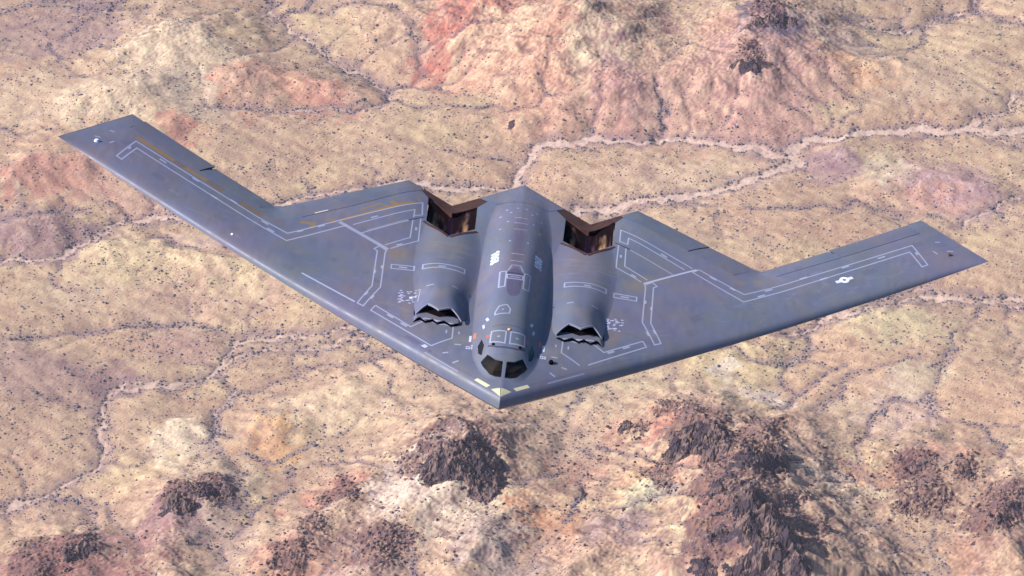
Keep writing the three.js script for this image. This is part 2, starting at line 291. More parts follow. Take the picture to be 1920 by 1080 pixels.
const M = {
  right: skin(halfTex(-1)), left: skin(halfTex(1)),
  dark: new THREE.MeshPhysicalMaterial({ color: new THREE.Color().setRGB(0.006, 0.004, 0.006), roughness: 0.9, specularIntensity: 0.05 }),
  edge: new THREE.MeshStandardMaterial({ color: new THREE.Color().setRGB(0.05, 0.05, 0.07), roughness: 0.7 }),
};
const FW = 2.6;
{ const c = blotches(410, 1670, -FW, 0, 2 * FW / 410); M.body = skin(skinTexture(2 * FW * PX * 1.2 | 0, 2048, c, (g) => { const s = 2 * FW * PX * 1.2 / (2 * FW), k = 2048 / TA; g.save(); for (const side of [-1, 1]) { g.save(); g.beginPath(); g.rect(side > 0 ? FW * s : 0, 0, FW * s, 2048); g.clip(); drawMarks(g, side, (x) => (FW + side * x) * s, (a) => a * k, s); g.restore(); } g.restore(); })); }
const uvHalf = (x, a) => [x >= 0 ? x / TW : 1 + x / TW, 1 - a / TA], uvBody = (x, a) => [(x + FW) / (2 * FW), 1 - a / TA];
// ---------------------------------------------------------------- the aircraft: one thing with its parts
const bomber = new THREE.Group();
bomber.name = 'stealth_bomber';
tag(bomber, 'dark grey tailless flying-wing bomber in level flight high above the desert', 'aircraft');
{ // attitude: aircraft axes x (to its left), y up, z to its nose, seen from the camera
  const rt = new THREE.Vector3(0.99102, 0.115348, -0.067627), up = new THREE.Vector3(-0.133096, 0.802549, -0.581551), bk = new THREE.Vector3(-0.012807, 0.585329, 0.810695);
  const toCam = new THREE.Matrix4().set(rt.x, rt.y, rt.z, 0, up.x, up.y, up.z, 0, bk.x, bk.y, bk.z, 0, 0, 0, 0, 1);
  const eye = new THREE.Vector3(-3.041468, 136.98997, 178.805747), toWorld = new THREE.Matrix4().makeRotationX(-PITCH);
  const turn = toWorld.multiply(toCam);
  bomber.quaternion.setFromRotationMatrix(turn);
  bomber.position.copy(CAM).sub(eye.applyMatrix4(turn));
}
scene.add(bomber);
function part(name, geo, mat, parent = bomber, label) { const m = shade(new THREE.Mesh(geo, mat)); m.name = name; if (label) m.userData.label = label; parent.add(m); return m; }
const TROUGH = [[5.3, 18.05], [5.22, 15.2], [3.86, 13.95], [2.45, 15.0], [2.5, 17.7], [3.86, 16.8]];
const CONTOUR = [[0, 0], [SPAN, SPAN * T33], [22.506, 20.861], [21.72, 20.345], [22.42, 19.28], [18.1, 16.48], [14.44, 14.22], [13.534, 14.966], [13.36, 15.087], [13.1, 14.78], [12.05, 13.83], [9.43, 15.66], [5.86, 18.6],
  [5.72, 18.74], [5.3, 18.05], [5.22, 15.2], [3.86, 13.95], [2.45, 15.0], [2.5, 17.7], [1.95, 18.5], [1.55, 18.12], [0, 18.12]];
const DECK = [[5.72, 18.74], [5.62, 19.187], [3.925, 17.957], [2.44, 19.108], [1.95, 18.5], [2.5, 17.7], [3.86, 16.8], [5.3, 18.05]];
const FLAPS = [ // trailing-edge surfaces: outline, hinge line, droop
  ['drag_rudder', [[22.42, 19.28], [21.72, 20.345], [17.28, 17.428], [18.1, 16.48]], [[18.1, 16.48], [22.42, 19.28]]],
  ['elevon', [[18.1, 16.48], [17.28, 17.428], [13.534, 14.966], [14.44, 14.22]], [[14.44, 14.22], [18.1, 16.48]]],
  ['elevon', [[12.05, 13.83], [13.1, 14.78], [13.36, 15.087], [10.75, 16.9], [9.43, 15.66]], [[9.43, 15.66], [12.05, 13.83]]],
  ['elevon', [[9.43, 15.66], [10.75, 16.9], [6.52, 19.841], [5.62, 19.187], [5.72, 18.74], [5.86, 18.6]], [[5.86, 18.6], [9.43, 15.66]]],
];
const DROOP = { 1: [0.0, -0.05, -0.02, 0.0], '-1': [0.075, -0.03, -0.02, 0.0] };
const brownTex = (() => {
  const c = document.createElement('canvas'); c.width = c.height = 512; const g = c.getContext('2d');
  g.fillStyle = '#402a25'; g.fillRect(0, 0, 512, 512);
  for (let k = 0; k < 900; k++) { g.fillStyle = `rgba(${['40,22,26', '88,62,50', '70,44,36', '48,26,26'][k % 4]},0.2)`; const w = 4 + rnd() * 50; g.fillRect(rnd() * 512, rnd() * 512, w, 2 + rnd() * 26); }
  const t = new THREE.CanvasTexture(c); t.colorSpace = THREE.SRGBColorSpace; t.wrapS = t.wrapT = THREE.RepeatWrapping; return t;
})();
M.titanium = new THREE.MeshPhysicalMaterial({ map: brownTex, roughness: 0.65, specularIntensity: 0.35 });
const streakTex = (() => {                           // heat-stained trough: gold, blue and black streaks running aft
  const c = document.createElement('canvas'); c.width = 512; c.height = 512; const g = c.getContext('2d');
  g.fillStyle = '#12080e'; g.fillRect(0, 0, 512, 512);
  const band = (u, w, rgb, al) => { const gr = g.createLinearGradient((u - w) * 512, 0, (u + w) * 512, 0); gr.addColorStop(0, `rgba(${rgb},0)`); gr.addColorStop(0.3, `rgba(${rgb},${al})`); gr.addColorStop(0.7, `rgba(${rgb},${al})`); gr.addColorStop(1, `rgba(${rgb},0)`); g.fillStyle = gr; g.fillRect((u - w) * 512, 0, 2 * w * 512, 512); };
  for (const [u, v, w, h, rgb, al] of [[0.2, 0.5, 0.07, 0.3, '176,136,88', 0.9], [0.2, 0.36, 0.05, 0.1, '240,180,86', 0.8], [0.19, 0.7, 0.06, 0.16, '110,92,80', 0.7], [0.35, 0.4, 0.06, 0.2, '104,92,112', 0.8], [0.4, 0.3, 0.04, 0.1, '128,118,166', 0.8], [0.5, 0.55, 0.05, 0.4, '20,8,44', 0.9], [0.62, 0.45, 0.05, 0.2, '84,68,98', 0.8], [0.68, 0.6, 0.04, 0.2, '62,40,44', 0.7], [0.8, 0.52, 0.085, 0.28, '186,148,98', 0.9], [0.79, 0.34, 0.05, 0.1, '246,188,90', 0.8], [0.82, 0.66, 0.06, 0.14, '116,96,78', 0.7], [0.95, 0.5, 0.03, 0.3, '84,74,74', 0.6]])
    for (let k = 0; k < 26; k++) { const x = u + w * 1.1 * (rnd() - 0.5), y = 1 - v + h * 1.6 * (rnd() - 0.5), r = 0.65 * w * (0.5 + rnd()); g.save(); g.translate(x * 512, y * 512); g.scale(r * 512, h * 0.28 * 512); const gr = g.createRadialGradient(0, 0, 0, 0, 0, 1); gr.addColorStop(0, `rgba(${rgb},${Math.min(0.6, al * 0.4)})`); gr.addColorStop(1, `rgba(${rgb},0)`); g.fillStyle = gr; g.beginPath(); g.arc(0, 0, 1, 0, 7); g.fill(); g.restore(); }
  for (let k = 0; k < 260; k++) { g.fillStyle = `rgba(${k % 3 ? '12,6,10' : '120,96,76'},0.14)`; g.fillRect(rnd() * 512, rnd() * 512, 2 + rnd() * 9, 12 + rnd() * 90); }
  const t = new THREE.CanvasTexture(c); t.colorSpace = THREE.SRGBColorSpace; return t;
})();
M.streak = new THREE.MeshPhysicalMaterial({ map: streakTex, roughness: 0.8, specularIntensity: 0.12 });

const flapMat = (m, i) => { const f = m.clone(); const v = [0.88, 0.95, 0.92, 0.87][i]; f.color.setRGB(v, v, v * 0.99); return f; };
for (const side of [1, -1]) {
  const mat = side > 0 ? M.left : M.right, uv = uvHalf;
  const wing = part('wing', plate(CONTOUR, { top: wingTop, bottom: wingBottom, side, uv, step: 0.16 }), mat, bomber, side > 0 ? 'left wing half with the white star emblem' : 'right wing half with gold tape along its hinge line');
  FLAPS.forEach(([name, outline, hinge], i) => {
    const poly = inset(outline, 0.04), [h0, h1] = hinge, L = Math.hypot(h1[0] - h0[0], h1[1] - h0[1]), k = DROOP[side][i];
    const dist = (x, a) => Math.abs((h1[0] - h0[0]) * (a - h0[1]) - (h1[1] - h0[1]) * (x - h0[0])) / L;
    part(name, plate(poly, { top: (x, a) => wingTop(x, a) + k * dist(x, a), bottom: (x, a) => Math.min(wingBottom(x, a), wingTop(x, a) - 0.03) + k * dist(x, a), side, uv, step: 0.2 }), flapMat(mat, i));
  });
  // black strips added under the gaps, painted as their shade
  const gapShades = [];
  const gapShade = (p, q, w) => { const L = Math.hypot(q[0] - p[0], q[1] - p[1]), nx = -(q[1] - p[1]) / L * w, na = (q[0] - p[0]) / L * w; gapShades.push(plate([[p[0] - nx, p[1] - na], [q[0] - nx, q[1] - na], [q[0] + nx, q[1] + na], [p[0] + nx, p[1] + na]], { top: (x, a) => wingTop(x, a) - 0.06 - 0.1 * sstep(0.3, 1, teDistance(x, a)), side, uv, step: 0.4 })); };
  gapShade([22.3, 19.2], [14.5, 14.26], 0.12); gapShade([18.05, 16.55], [17.45, 17.24], 0.1); gapShade([14.36, 14.28], [13.75, 14.78], 0.1); gapShade([12.0, 13.87], [5.95, 18.52], 0.12); gapShade([12.1, 13.9], [13.1, 14.8], 0.1); gapShade([9.5, 15.73], [10.55, 16.72], 0.1); gapShade([5.84, 18.64], [5.72, 18.9], 0.08);
  part('gap_shade', mergeGeometries(gapShades), M.dark);
  // exhaust: titanium deck, stained trough sloping down under the nacelle
  const deckTop = (x, a) => wingTop(x, a) - 0.015, uvDeck = (x, a) => [x / 3, a / 3];
  part('exhaust_deck', plate(inset(DECK, 0.012), { top: deckTop, bottom: (x, a) => Math.min(wingBottom(x, a), deckTop(x, a) - 0.03), side, uv: uvDeck, step: 0.2 }), M.titanium);
  const floor = (x, a) => { const d = clamp((a - 13.2) / 4.2); return wingTop(x, 17.6) * d + (wingTop(x, 13.2) - 0.62) * (1 - d) - 0.06 - 0.35 * Math.sin(Math.PI * d) * 0.5; };
  part('exhaust_trough', plate([[5.24, 18.1], [5.24, 12.6], [2.46, 12.6], [2.46, 17.8], [3.86, 16.9]], { top: floor, side, uv: (x, a) => [(Math.abs(x) - 2.46) / 2.78, (a - 12.6) / 5.5], step: 0.2 }), M.streak);
  // nacelle hood: saw-tooth lip in front, V-shaped exhaust lip behind
  const half = (a) => nacW(a) * 0.985, hood = [[NX + 1.31, 5.78], [4.48, 6.2], [3.85, 5.64], [3.19, 5.98], [NX - 1.18, 5.4]];
  const outline = [...hood].reverse();
  outline.push([NX + half(6.2), 6.3], ...[7, 8, 9, 10, 11, 12, 13, 14, 14.6].map((a) => [NX + half(a), a]), [5.3, 15.15], [3.83, 13.4], [2.4, 14.75], ...[14, 13, 12, 11, 10, 9, 8, 7].map((a) => [NX - half(a), a]), [NX - half(6), 6.0]);
  const hoodTop = (x, a) => nacTop(x, a) - 0.012 + 0.0 * x, hoodIn = (x, a) => Math.max(wingTop(x, a) - 0.08, nacTop(x, a) - 0.1);
  const nac = part('engine_nacelle', plate(outline, { top: hoodTop, bottom: hoodIn, side, uv, step: 0.1, walls: false }), mat);
  // lips: lighter edge of the intake, brown rim of the exhaust
  const lip = (pts, w, f, thick) => { const out = []; for (let i = 0; i + 1 < pts.length; i++) { const p = pts[i], q = pts[i + 1], L = Math.hypot(q[0] - p[0], q[1] - p[1]), nx = -(q[1] - p[1]) / L * w, na = (q[0] - p[0]) / L * w; out.push(plate([[p[0], p[1]], [q[0], q[1]], [q[0] + nx, q[1] + na], [p[0] + nx, p[1] + na]], { top: (x, a) => f(x, a) + 0.004, bottom: (x, a) => f(x, a) - thick, side, uv: uvDeck, step: 0.1 })); } return mergeGeometries(out); };
  part('intake_lip', lip([...hood].reverse(), 0.05, nacTop, 0.09), M.lip ??= new THREE.MeshStandardMaterial({ color: new THREE.Color().setRGB(0.2, 0.2, 0.26), roughness: 0.35 }), nac);
  part('exhaust_rim', lip([[2.4, 14.75], [3.83, 13.4], [5.3, 15.15]].reverse(), 0.16, nacTop, 0.12), M.titanium, nac);
  // boundary-layer splitter with zig-zag front edge over a slot; black sheets paint the shade below and behind
  const zig = [[2.6, 5.42], [3.07, 5.2], [3.46, 5.47], [3.84, 5.28], [4.1, 5.5], [4.48, 5.31], [4.8, 5.58], [5.12, 5.3]];
  const rise = (x) => 0.17 * sstep(0, 0.25, Math.min(x - 2.5, 5.2 - x));
  const splitY = (x, a) => wingTop(x, a) + Math.min(rise(x), a > 5.9 ? nacTop(x, a) - wingTop(x, a) - 0.1 : 1);
  part('splitter_plate', plate([...zig, [5.2, 6.6], [2.5, 6.6]], { top: (x, a) => splitY(x, a), bottom: (x, a) => splitY(x, a) - 0.04, side, uv, step: 0.12 }), mat, nac);
  part('slot_shade', plate([...zig.map(([x, a]) => [x, a - 0.05]), [5.18, 6.4], [2.52, 6.4]], { top: (x, a) => wingTop(x, a) + 0.012, side, uv, step: 0.12 }), M.dark, nac);  // black sheet on the skin, painted as shade under the splitter
  const ductShadow = plate([[2.5, 5.78], [2.8, 5.72], [3.2, 5.86], [3.8, 5.68], [4.5, 5.96], [4.95, 5.8], [5.18, 5.72], [5.18, 9], [2.5, 9]], { top: (x, a) => Math.min(wingTop(x, a) + Math.min(0.195, rise(x) + 0.025), nacTop(x, a) - 0.05), side, uv, step: 0.2 });  // black floor sheet, its front edge painted as the lip's cast shadow
  const back = plate([[2.3, 8.6], [5.2, 8.6], [5.2, 8.75], [2.3, 8.75]], { top: (x, a) => nacTop(x, a) - 0.11, bottom: (x, a) => wingTop(x, a) - 0.05, side, uv, step: 0.2 });
  const back2 = plate([[2.3, 12.0], [5.2, 12.0], [5.2, 12.2], [2.3, 12.2]], { top: (x, a) => nacTop(x, a) - 0.11, bottom: (x, a) => wingTop(x, a) - 0.8, side, uv, step: 0.2 });
  part('duct_lip_shadow', ductShadow, M.dark, nac); part('duct_bulkhead', back, M.dark, nac); part('duct_bulkhead', back2, M.dark, nac);
}
// fuselage hump with window openings
const WIN = [[0.09, 1.5], [0.1, 2.33], [0.5, 2.41], [0.95, 2.78], [1.27, 2.46], [1.12, 2.15], [0.72, 1.66], [0.42, 1.53]];
const SIDEWIN = [[1.26, 2.85], [1.45, 3.05], [1.52, 3.6], [1.36, 4.0], [1.2, 3.5]];
{
  const outl = [];                                     // where the hump meets the wing, half
  outl.push([0, 1.36]);
  for (const a of [1.36, 1.6, 1.9, 2.2, 2.6, 3, 3.5, 4, 5, 6, 8, 10, 12, 14, 16]) outl.push([humpW(a) * 0.985, a]);
  outl.push([1.75, 17.3], [1.5, 18.1], [0, 18.1]);
  const top = (x, a) => bodyTop(x, a) - 0.012 * (1 - sstep(0, 0.12, hump(x, a)));
  const gs = [1, -1].map((side) => plate(outl, { holes: [WIN, SIDEWIN], top, bottom: (x, a) => top(x, a) - 0.05, side, uv: uvBody, step: 0.1, wsteps: [...WSTEPS.slice(0, 12), ...Array.from({ length: 215 }, (_, i) => 0.7 + i * 0.1)], walls: true }));
  const body = part('fuselage', mergeGeometries(gs), M.body);
  // windows: tinted panes set in the openings
  M.glass = new THREE.MeshPhysicalMaterial({ color: new THREE.Color().setRGB(0.34, 0.3, 0.22), roughness: 0.04, transmission: 1, thickness: 0, ior: 1.5, specularIntensity: 1 });
  for (const side of [1, -1]) {
    part('windshield', plate(inset(WIN, 0.012), { top: (x, a) => bodyTop(x, a) - 0.022, side, uv: uvBody, step: 0.1 }), M.glass, body);
    part('side_window', plate(inset(SIDEWIN, 0.01), { top: (x, a) => bodyTop(x, a) - 0.022, side, uv: uvBody, step: 0.1 }), M.glass, body);
  }
  const frameMat = M.edge;
  // cockpit inside: floor, instrument shroud, two seats
  const fl = [1, -1].map((side) => plate([[0, 1.7], [0.7, 1.7], [1.3, 2.6], [1.55, 3.4], [1.4, 4.6], [0, 4.6]], { top: (x, a) => wingTop(x, a) + 0.02, side, uv: uvBody, step: 0.3 }));
  part('cockpit_floor', mergeGeometries(fl), M.floor = new THREE.MeshStandardMaterial({ color: new THREE.Color().setRGB(0.07, 0.06, 0.05), roughness: 0.9 }), body);
  const shroud = [1, -1].map((side) => plate([[0, 1.85], [0.5, 1.9], [1.0, 2.5], [0.95, 2.7], [0, 2.45]], { top: (x, a) => Math.min(bodyTop(x, a) - 0.1, 1.08), bottom: (x, a) => wingTop(x, a) + 0.01, side, uv: uvBody, step: 0.2 }));
  part('instrument_shroud', mergeGeometries(shroud), new THREE.MeshStandardMaterial({ color: new THREE.Color().setRGB(0.1, 0.08, 0.06), roughness: 0.85 }), body);
  for (const side of [1, -1]) {
    const s = new THREE.BoxGeometry(0.5, 0.12, 0.5), b = new THREE.BoxGeometry(0.5, 0.62, 0.14); s.translate(0, 0.1, 0); b.rotateX(0.2); b.translate(0, 0.35, -0.28);
    const seat = part('seat', mergeGeometries([s, b]), M.dark, body); seat.position.set(side * 0.55, wingTop(0.5, 3.1) + 0.02, -3.1);
  }
}
// beaver tail flap
{
  const f = inset([[0, 18.12], [1.55, 18.12], [1.95, 18.5], [2.44, 19.108], [0, 21]], 0.02).map(([x, a]) => [x < 0.3 ? 0 : x, a]);
  part('tail_flap', mergeGeometries([1, -1].map((side) => plate(f, { top: (x, a) => bodyTop(x, a) + 0.005, bottom: (x, a) => Math.min(wingBottom(x, a), bodyTop(x, a) - 0.03), side, uv: uvBody, step: 0.16 }))), M.body);
}
// small fittings standing off the skin
{
  const fit = (name, x, a, geo, mat, dy = 0) => { const m = part(name, geo, mat); m.position.set(x, (Math.abs(x) < 2 ? bodyTop(x, a) : wingTop(x, a)) + dy, -a); return m; };
  const blade = new THREE.CylinderGeometry(0.1, 0.16, 0.16, 10).scale(1, 1, 0.7), lamp = new THREE.SphereGeometry(0.09, 12, 8).scale(1, 0.6, 1);
  const pale = new THREE.MeshStandardMaterial({ color: new THREE.Color().setRGB(0.6, 0.62, 0.66), roughness: 0.4 }), rust = new THREE.MeshStandardMaterial({ color: new THREE.Color().setRGB(0.09, 0.04, 0.03), roughness: 0.6 });
  fit('tip_light', -24.03, 17.14, blade, pale, 0.06); fit('tip_light', 23.98, 17.2, blade.clone(), rust, 0.04);
  fit('air_data_probe', 2.46, 3.32, new THREE.CylinderGeometry(0.1, 0.15, 0.22, 10), M.dark, 0.05);
  fit('beacon_light', 0.02, 4.3, lamp, new THREE.MeshStandardMaterial({ color: new THREE.Color().setRGB(0.75, 0.36, 0.16), roughness: 0.3 }), 0.01);
  for (const s of [1, -1]) fit('nacelle_light', s > 0 ? 3.05 : -2.7, 6.9, lamp, pale).position.y = nacTop(2.9, 6.9) + (s > 0 ? 0.0 : -0.25);
  for (const s of [1, -1]) fit('wing_vent', s * 2.35, 8.1, new THREE.CylinderGeometry(0.08, 0.08, 0.06, 10), M.dark, 0.02);
  fit('wing_light', -15.6, 11.0, lamp, pale);
}

// ---------------------------------------------------------------- desert: height and colour of the ground
const FWD = new THREE.Vector3(0, -Math.sin(PITCH), -Math.cos(PITCH)), UPW = new THREE.Vector3(0, Math.cos(PITCH), -Math.sin(PITCH));
function gp(px, py, h = 0) {                          // where a sight line of the 1920 x 1080 frame meets the level y = h: [x, z]
  const dx = px - 960, dy = 540 - py, d = new THREE.Vector3(dx, 0, 0).addScaledVector(UPW, dy).addScaledVector(FWD, FOCAL), s = (h - CAM.y) / d.y;
  return [CAM.x + d.x * s, CAM.z + d.z * s];
}
const frameOf = (x, y, z) => { const v = new THREE.Vector3(x, y, z).sub(CAM), w = v.dot(FWD); return [960 + FOCAL * v.x / w, 540 - FOCAL * v.dot(UPW) / w]; };
// crest lines: [frame x, frame y, height] points, flank width per metre of height
const RIDGES = [
  [2.6, [[700, 20, 14], [800, 40, 20], [880, 22, 30], [940, -30, 40]]], [2.2, [[930, 120, 16], [1000, 66, 34], [1085, 14, 52], [1190, 24, 26], [1270, -10, 16]]],
  [2.6, [[1520, 28, 26], [1440, 24, 40], [1395, 60, 36], [1405, 112, 28], [1330, 118, 26], [1240, 165, 16], [1195, 200, 9]]], [2.6, [[1405, 112, 28], [1500, 112, 16], [1600, 122, 12], [1700, 132, 6]]],
  [2.6, [[960, 232, 6], [1060, 196, 14], [1150, 160, 20], [1190, 165, 20], [1200, 190, 10]]], [3, [[905, 222, 7], [975, 232, 9]]],
  [3.2, [[200, 120, 10], [330, 62, 22], [420, 50, 14]]], [3.2, [[150, 210, 9], [235, 180, 16], [330, 160, 8]]], [2.6, [[420, 165, 10], [470, 140, 15], [540, 150, 9], [600, 158, 11], [690, 180, 6]]],
  [2.8, [[10, 330, 10], [60, 305, 13], [120, 312, 10], [220, 300, 8], [340, 238, 7]]], [3, [[30, 420, 12], [100, 405, 12], [190, 400, 5]]], [3.2, [[200, 470, 8], [300, 462, 10], [430, 500, 8], [520, 520, 5]]],
  [3, [[600, 760, 7], [660, 745, 9]]], [2.8, [[440, 830, 6], [510, 800, 11], [560, 805, 6]]], [2.8, [[300, 820, 6], [370, 800, 9]]],
  [2.0, [[270, 985, 10], [335, 925, 26], [372, 905, 20], [400, 900, 22], [450, 930, 10]]], [2.4, [[60, 1100, 20], [100, 1035, 24], [150, 1020, 26], [210, 1060, 18], [300, 1110, 14]]],
  [2.0, [[560, 970, 8], [640, 925, 14], [700, 880, 16], [790, 850, 28], [860, 825, 38], [905, 818, 36], [930, 870, 20], [905, 925, 8]]], [2.2, [[860, 825, 38], [800, 905, 22], [730, 970, 24], [700, 1050, 28], [690, 1120, 30]]],
  [2.0, [[1240, 850, 12], [1280, 800, 30], [1310, 790, 40], [1340, 810, 38], [1375, 850, 34], [1440, 828, 40], [1490, 850, 22], [1540, 880, 10]]], [1.5, [[1355, 830, 36], [1350, 890, 40], [1380, 850, 52], [1405, 880, 64], [1420, 930, 78], [1450, 985, 82], [1490, 1040, 78], [1530, 1100, 70]]],
  [1.9, [[1405, 880, 60], [1340, 960, 48], [1290, 1040, 44], [1260, 1120, 40]]], [2.4, [[1120, 930, 12], [1200, 900, 22], [1260, 890, 18]]], [2.4, [[940, 960, 12], [1030, 930, 16], [1130, 960, 14], [1180, 1010, 12]]],
  [2.2, [[1600, 905, 10], [1660, 868, 20], [1730, 860, 22], [1770, 880, 14], [1810, 872, 20], [1830, 900, 8]]], [2.4, [[1690, 960, 10], [1740, 925, 18], [1790, 915, 16]]], [2.2, [[1780, 1050, 14], [1860, 985, 22], [1930, 930, 30], [1990, 900, 34]]],
  [2.1, [[470, 1100, 20], [560, 1020, 27], [640, 962, 25], [700, 905, 20]]], [2.1, [[850, 1100, 28], [900, 1015, 30], [970, 955, 22]]], [2.1, [[1040, 1110, 26], [1110, 1045, 28], [1160, 985, 24], [1225, 910, 28]]], [2.1, [[1560, 1100, 28], [1600, 1015, 24], [1680, 962, 21], [1740, 930, 20]]], [2.2, [[1920, 1110, 36], [1885, 1045, 32], [1860, 985, 26]]], [2.2, [[340, 1110, 26], [300, 1045, 22], [320, 980, 18]]], [2.4, [[760, 1000, 20], [830, 940, 26], [870, 870, 34]]],
  [3, [[1540, 305, 6], [1590, 282, 10], [1640, 290, 6]]], [3, [[1640, 350, 7], [1740, 330, 9], [1850, 350, 7]]], [3, [[1300, 690, 6], [1400, 660, 10], [1470, 640, 7]]], [3.4, [[1560, 640, 5], [1620, 600, 7], [1700, 590, 5]]], [3, [[1230, 775, 9], [1260, 770, 10]]], [3, [[1090, 800, 7], [1170, 790, 9]]],
].map(([k, pts]) => { const p = pts.map(([x, y, h]) => [...gp(x, y, h), h]); const r = Math.max(...pts.map((q) => q[2])) * k * 1.5; const xs = p.map((q) => q[0]), zs = p.map((q) => q[1]); return { k, p, box: [Math.min(...xs) - r, Math.max(...xs) + r, Math.min(...zs) - r, Math.max(...zs) + r] }; });
// dry washes: width in metres, frame points
const WASHES = [
  [10.5, [[2100, 235], [1920, 245], [1800, 248], [1700, 250], [1610, 258], [1560, 266], [1500, 272], [1484, 292], [1490, 312]]],
  [8, [[1490, 312], [1430, 292], [1330, 272], [1230, 266], [1150, 276], [1080, 270], [1010, 284], [985, 310], [972, 335], [950, 347], [850, 350], [790, 345]]],
  [4, [[790, 345], [690, 352], [600, 372], [540, 384], [440, 400], [330, 405], [250, 415], [200, 428], [150, 462], [120, 480], [60, 492], [-60, 498]]],
  [8.5, [[1495, 312], [1440, 334], [1380, 352], [1300, 372], [1210, 380], [1160, 388], [1080, 400], [980, 408]]], [10, [[1484, 300], [1500, 316], [1470, 326]]],
  [2.5, [[2000, 150], [1920, 185], [1880, 212], [1830, 232], [1800, 246]]], [2.2, [[1930, 366], [1890, 380], [1850, 402], [1800, 425]]], [2, [[1910, 268], [1850, 262], [1800, 250]]],
  [3.4, [[2050, 560], [1920, 562], [1850, 572], [1780, 556], [1700, 566], [1640, 584], [1560, 600], [1480, 640]]], [2, [[2000, 590], [1900, 580], [1820, 560], [1720, 545], [1640, 560]]],
  [3.2, [[900, 580], [800, 600], [740, 612], [640, 628], [560, 634], [470, 634], [440, 650], [425, 678], [390, 700], [350, 722], [290, 730], [225, 734], [200, 750], [192, 790], [192, 840], [184, 875], [150, 905], [90, 928], [0, 955], [-80, 980]]],
  [1.4, [[700, 625], [600, 655], [480, 660], [400, 700]]], [1.6, [[1830, 20], [1760, 38], [1720, 62], [1600, 60]]], [1.6, [[500, 20], [560, 70], [640, 120], [720, 160]]],
].map(([w, pts]) => ({ w, p: new THREE.CatmullRomCurve3(pts.map(([x, y]) => { const [gx, gz] = gp(x, y); return new THREE.Vector3(gx, 0, gz); })).getPoints(pts.length * 7).map((v) => [v.x, v.z]) }));
// thin shrub-lined gullies
const GULLIES = [
  [[800, 655], [740, 670], [690, 690], [610, 692], [560, 705], [520, 720], [470, 740], [430, 762], [405, 790], [402, 818], [430, 838]],
  [[0, 655], [60, 648], [150, 640], [240, 615], [330, 610], [420, 625]], [[0, 30], [90, 20], [150, 28], [210, 32], [280, 30]], [[430, 215], [540, 212], [640, 208], [720, 195], [716, 160], [660, 135]],
  [[360, 480], [300, 450]], [[1340, 640], [1410, 690], [1480, 690], [1530, 660]], [[1530, 800], [1590, 730], [1650, 700], [1720, 690]], [[1480, 790], [1500, 750], [1580, 700]], [[1740, 800], [1760, 720], [1790, 660]], [[380, 840], [420, 870], [450, 900], [456, 960]],
  [[150, 940], [175, 980], [190, 1040]], [[1100, 520], [1000, 490]], [[1250, 215], [1235, 235], [1240, 262]], [[0, 430], [80, 410], [150, 400]], [[1400, 400], [1540, 400], [1640, 395], [1690, 410]], [[1700, 65], [1760, 30], [1840, 30], [1920, 60]], [[600, 30], [680, 20], [760, 60], [790, 140]],
].map((pts) => ({ w: 1.4, p: new THREE.CatmullRomCurve3(pts.map(([x, y]) => { const [gx, gz] = gp(x, y); return new THREE.Vector3(gx, 0, gz); })).getPoints(pts.length * 6).map((v) => [v.x, v.z]) }));
// a coarse raster of distance to washes and gullies, metres
const RX0 = -700, RZ0 = -680, RW = 1400, RH = 1240, CELL = 1;
function raster(list) {
  const D = new Float32Array(RW * RH).fill(110), W = new Float32Array(RW * RH);
  for (const { w, p } of list) for (let i = 0; i + 1 < p.length; i++) {
    const [x0, z0] = p[i], [x1, z1] = p[i + 1], R = 108, L2 = (x1 - x0) ** 2 + (z1 - z0) ** 2 || 1;
    const ia = Math.max(0, Math.floor(Math.min(x0, x1) - R - RX0)), ib = Math.min(RW - 1, Math.ceil(Math.max(x0, x1) + R - RX0)), ja = Math.max(0, Math.floor(Math.min(z0, z1) - R - RZ0)), jb = Math.min(RH - 1, Math.ceil(Math.max(z0, z1) + R - RZ0));
    for (let j = ja; j <= jb; j++) for (let k = ia; k <= ib; k++) {
      const x = RX0 + k, z = RZ0 + j, t = clamp(((x - x0) * (x1 - x0) + (z - z0) * (z1 - z0)) / L2), d = Math.hypot(x - x0 - t * (x1 - x0), z - z0 - t * (z1 - z0)) - w / 2, o = j * RW + k;
      if (d < D[o]) { D[o] = d; W[o] = w; }
    }
  }
  return (x, z) => {
    const u = x - RX0, v = z - RZ0, i = Math.floor(u), j = Math.floor(v);
    if (i < 0 || j < 0 || i >= RW - 1 || j >= RH - 1) return 110;
    const fu = u - i, fv = v - j, o = j * RW + i;
    return (D[o] * (1 - fu) + D[o + 1] * fu) * (1 - fv) + (D[o + RW] * (1 - fu) + D[o + RW + 1] * fu) * fv;
  };
}
const washRaw = raster(WASHES), gullyRaw = raster(GULLIES);
const washD = (x, z) => washRaw(x + 5 * n2(x * 0.021, z * 0.021) + 2.2 * n2(x * 0.07, z * 0.07), z + 7 * n2(x * 0.019 + 40, z * 0.02) + 3 * n2(x * 0.07 + 9, z * 0.07)) + 1.5 * n2(x * 0.035 + 3, z * 0.035) + 1.1 * n2(x * 0.12, z * 0.12);
const gullyD = (x, z) => gullyRaw(x + 5 * n2(x * 0.025 + 4, z * 0.025), z + 8 * n2(x * 0.022 + 14, z * 0.022)) + 1.2 * n2(x * 0.08, z * 0.08);
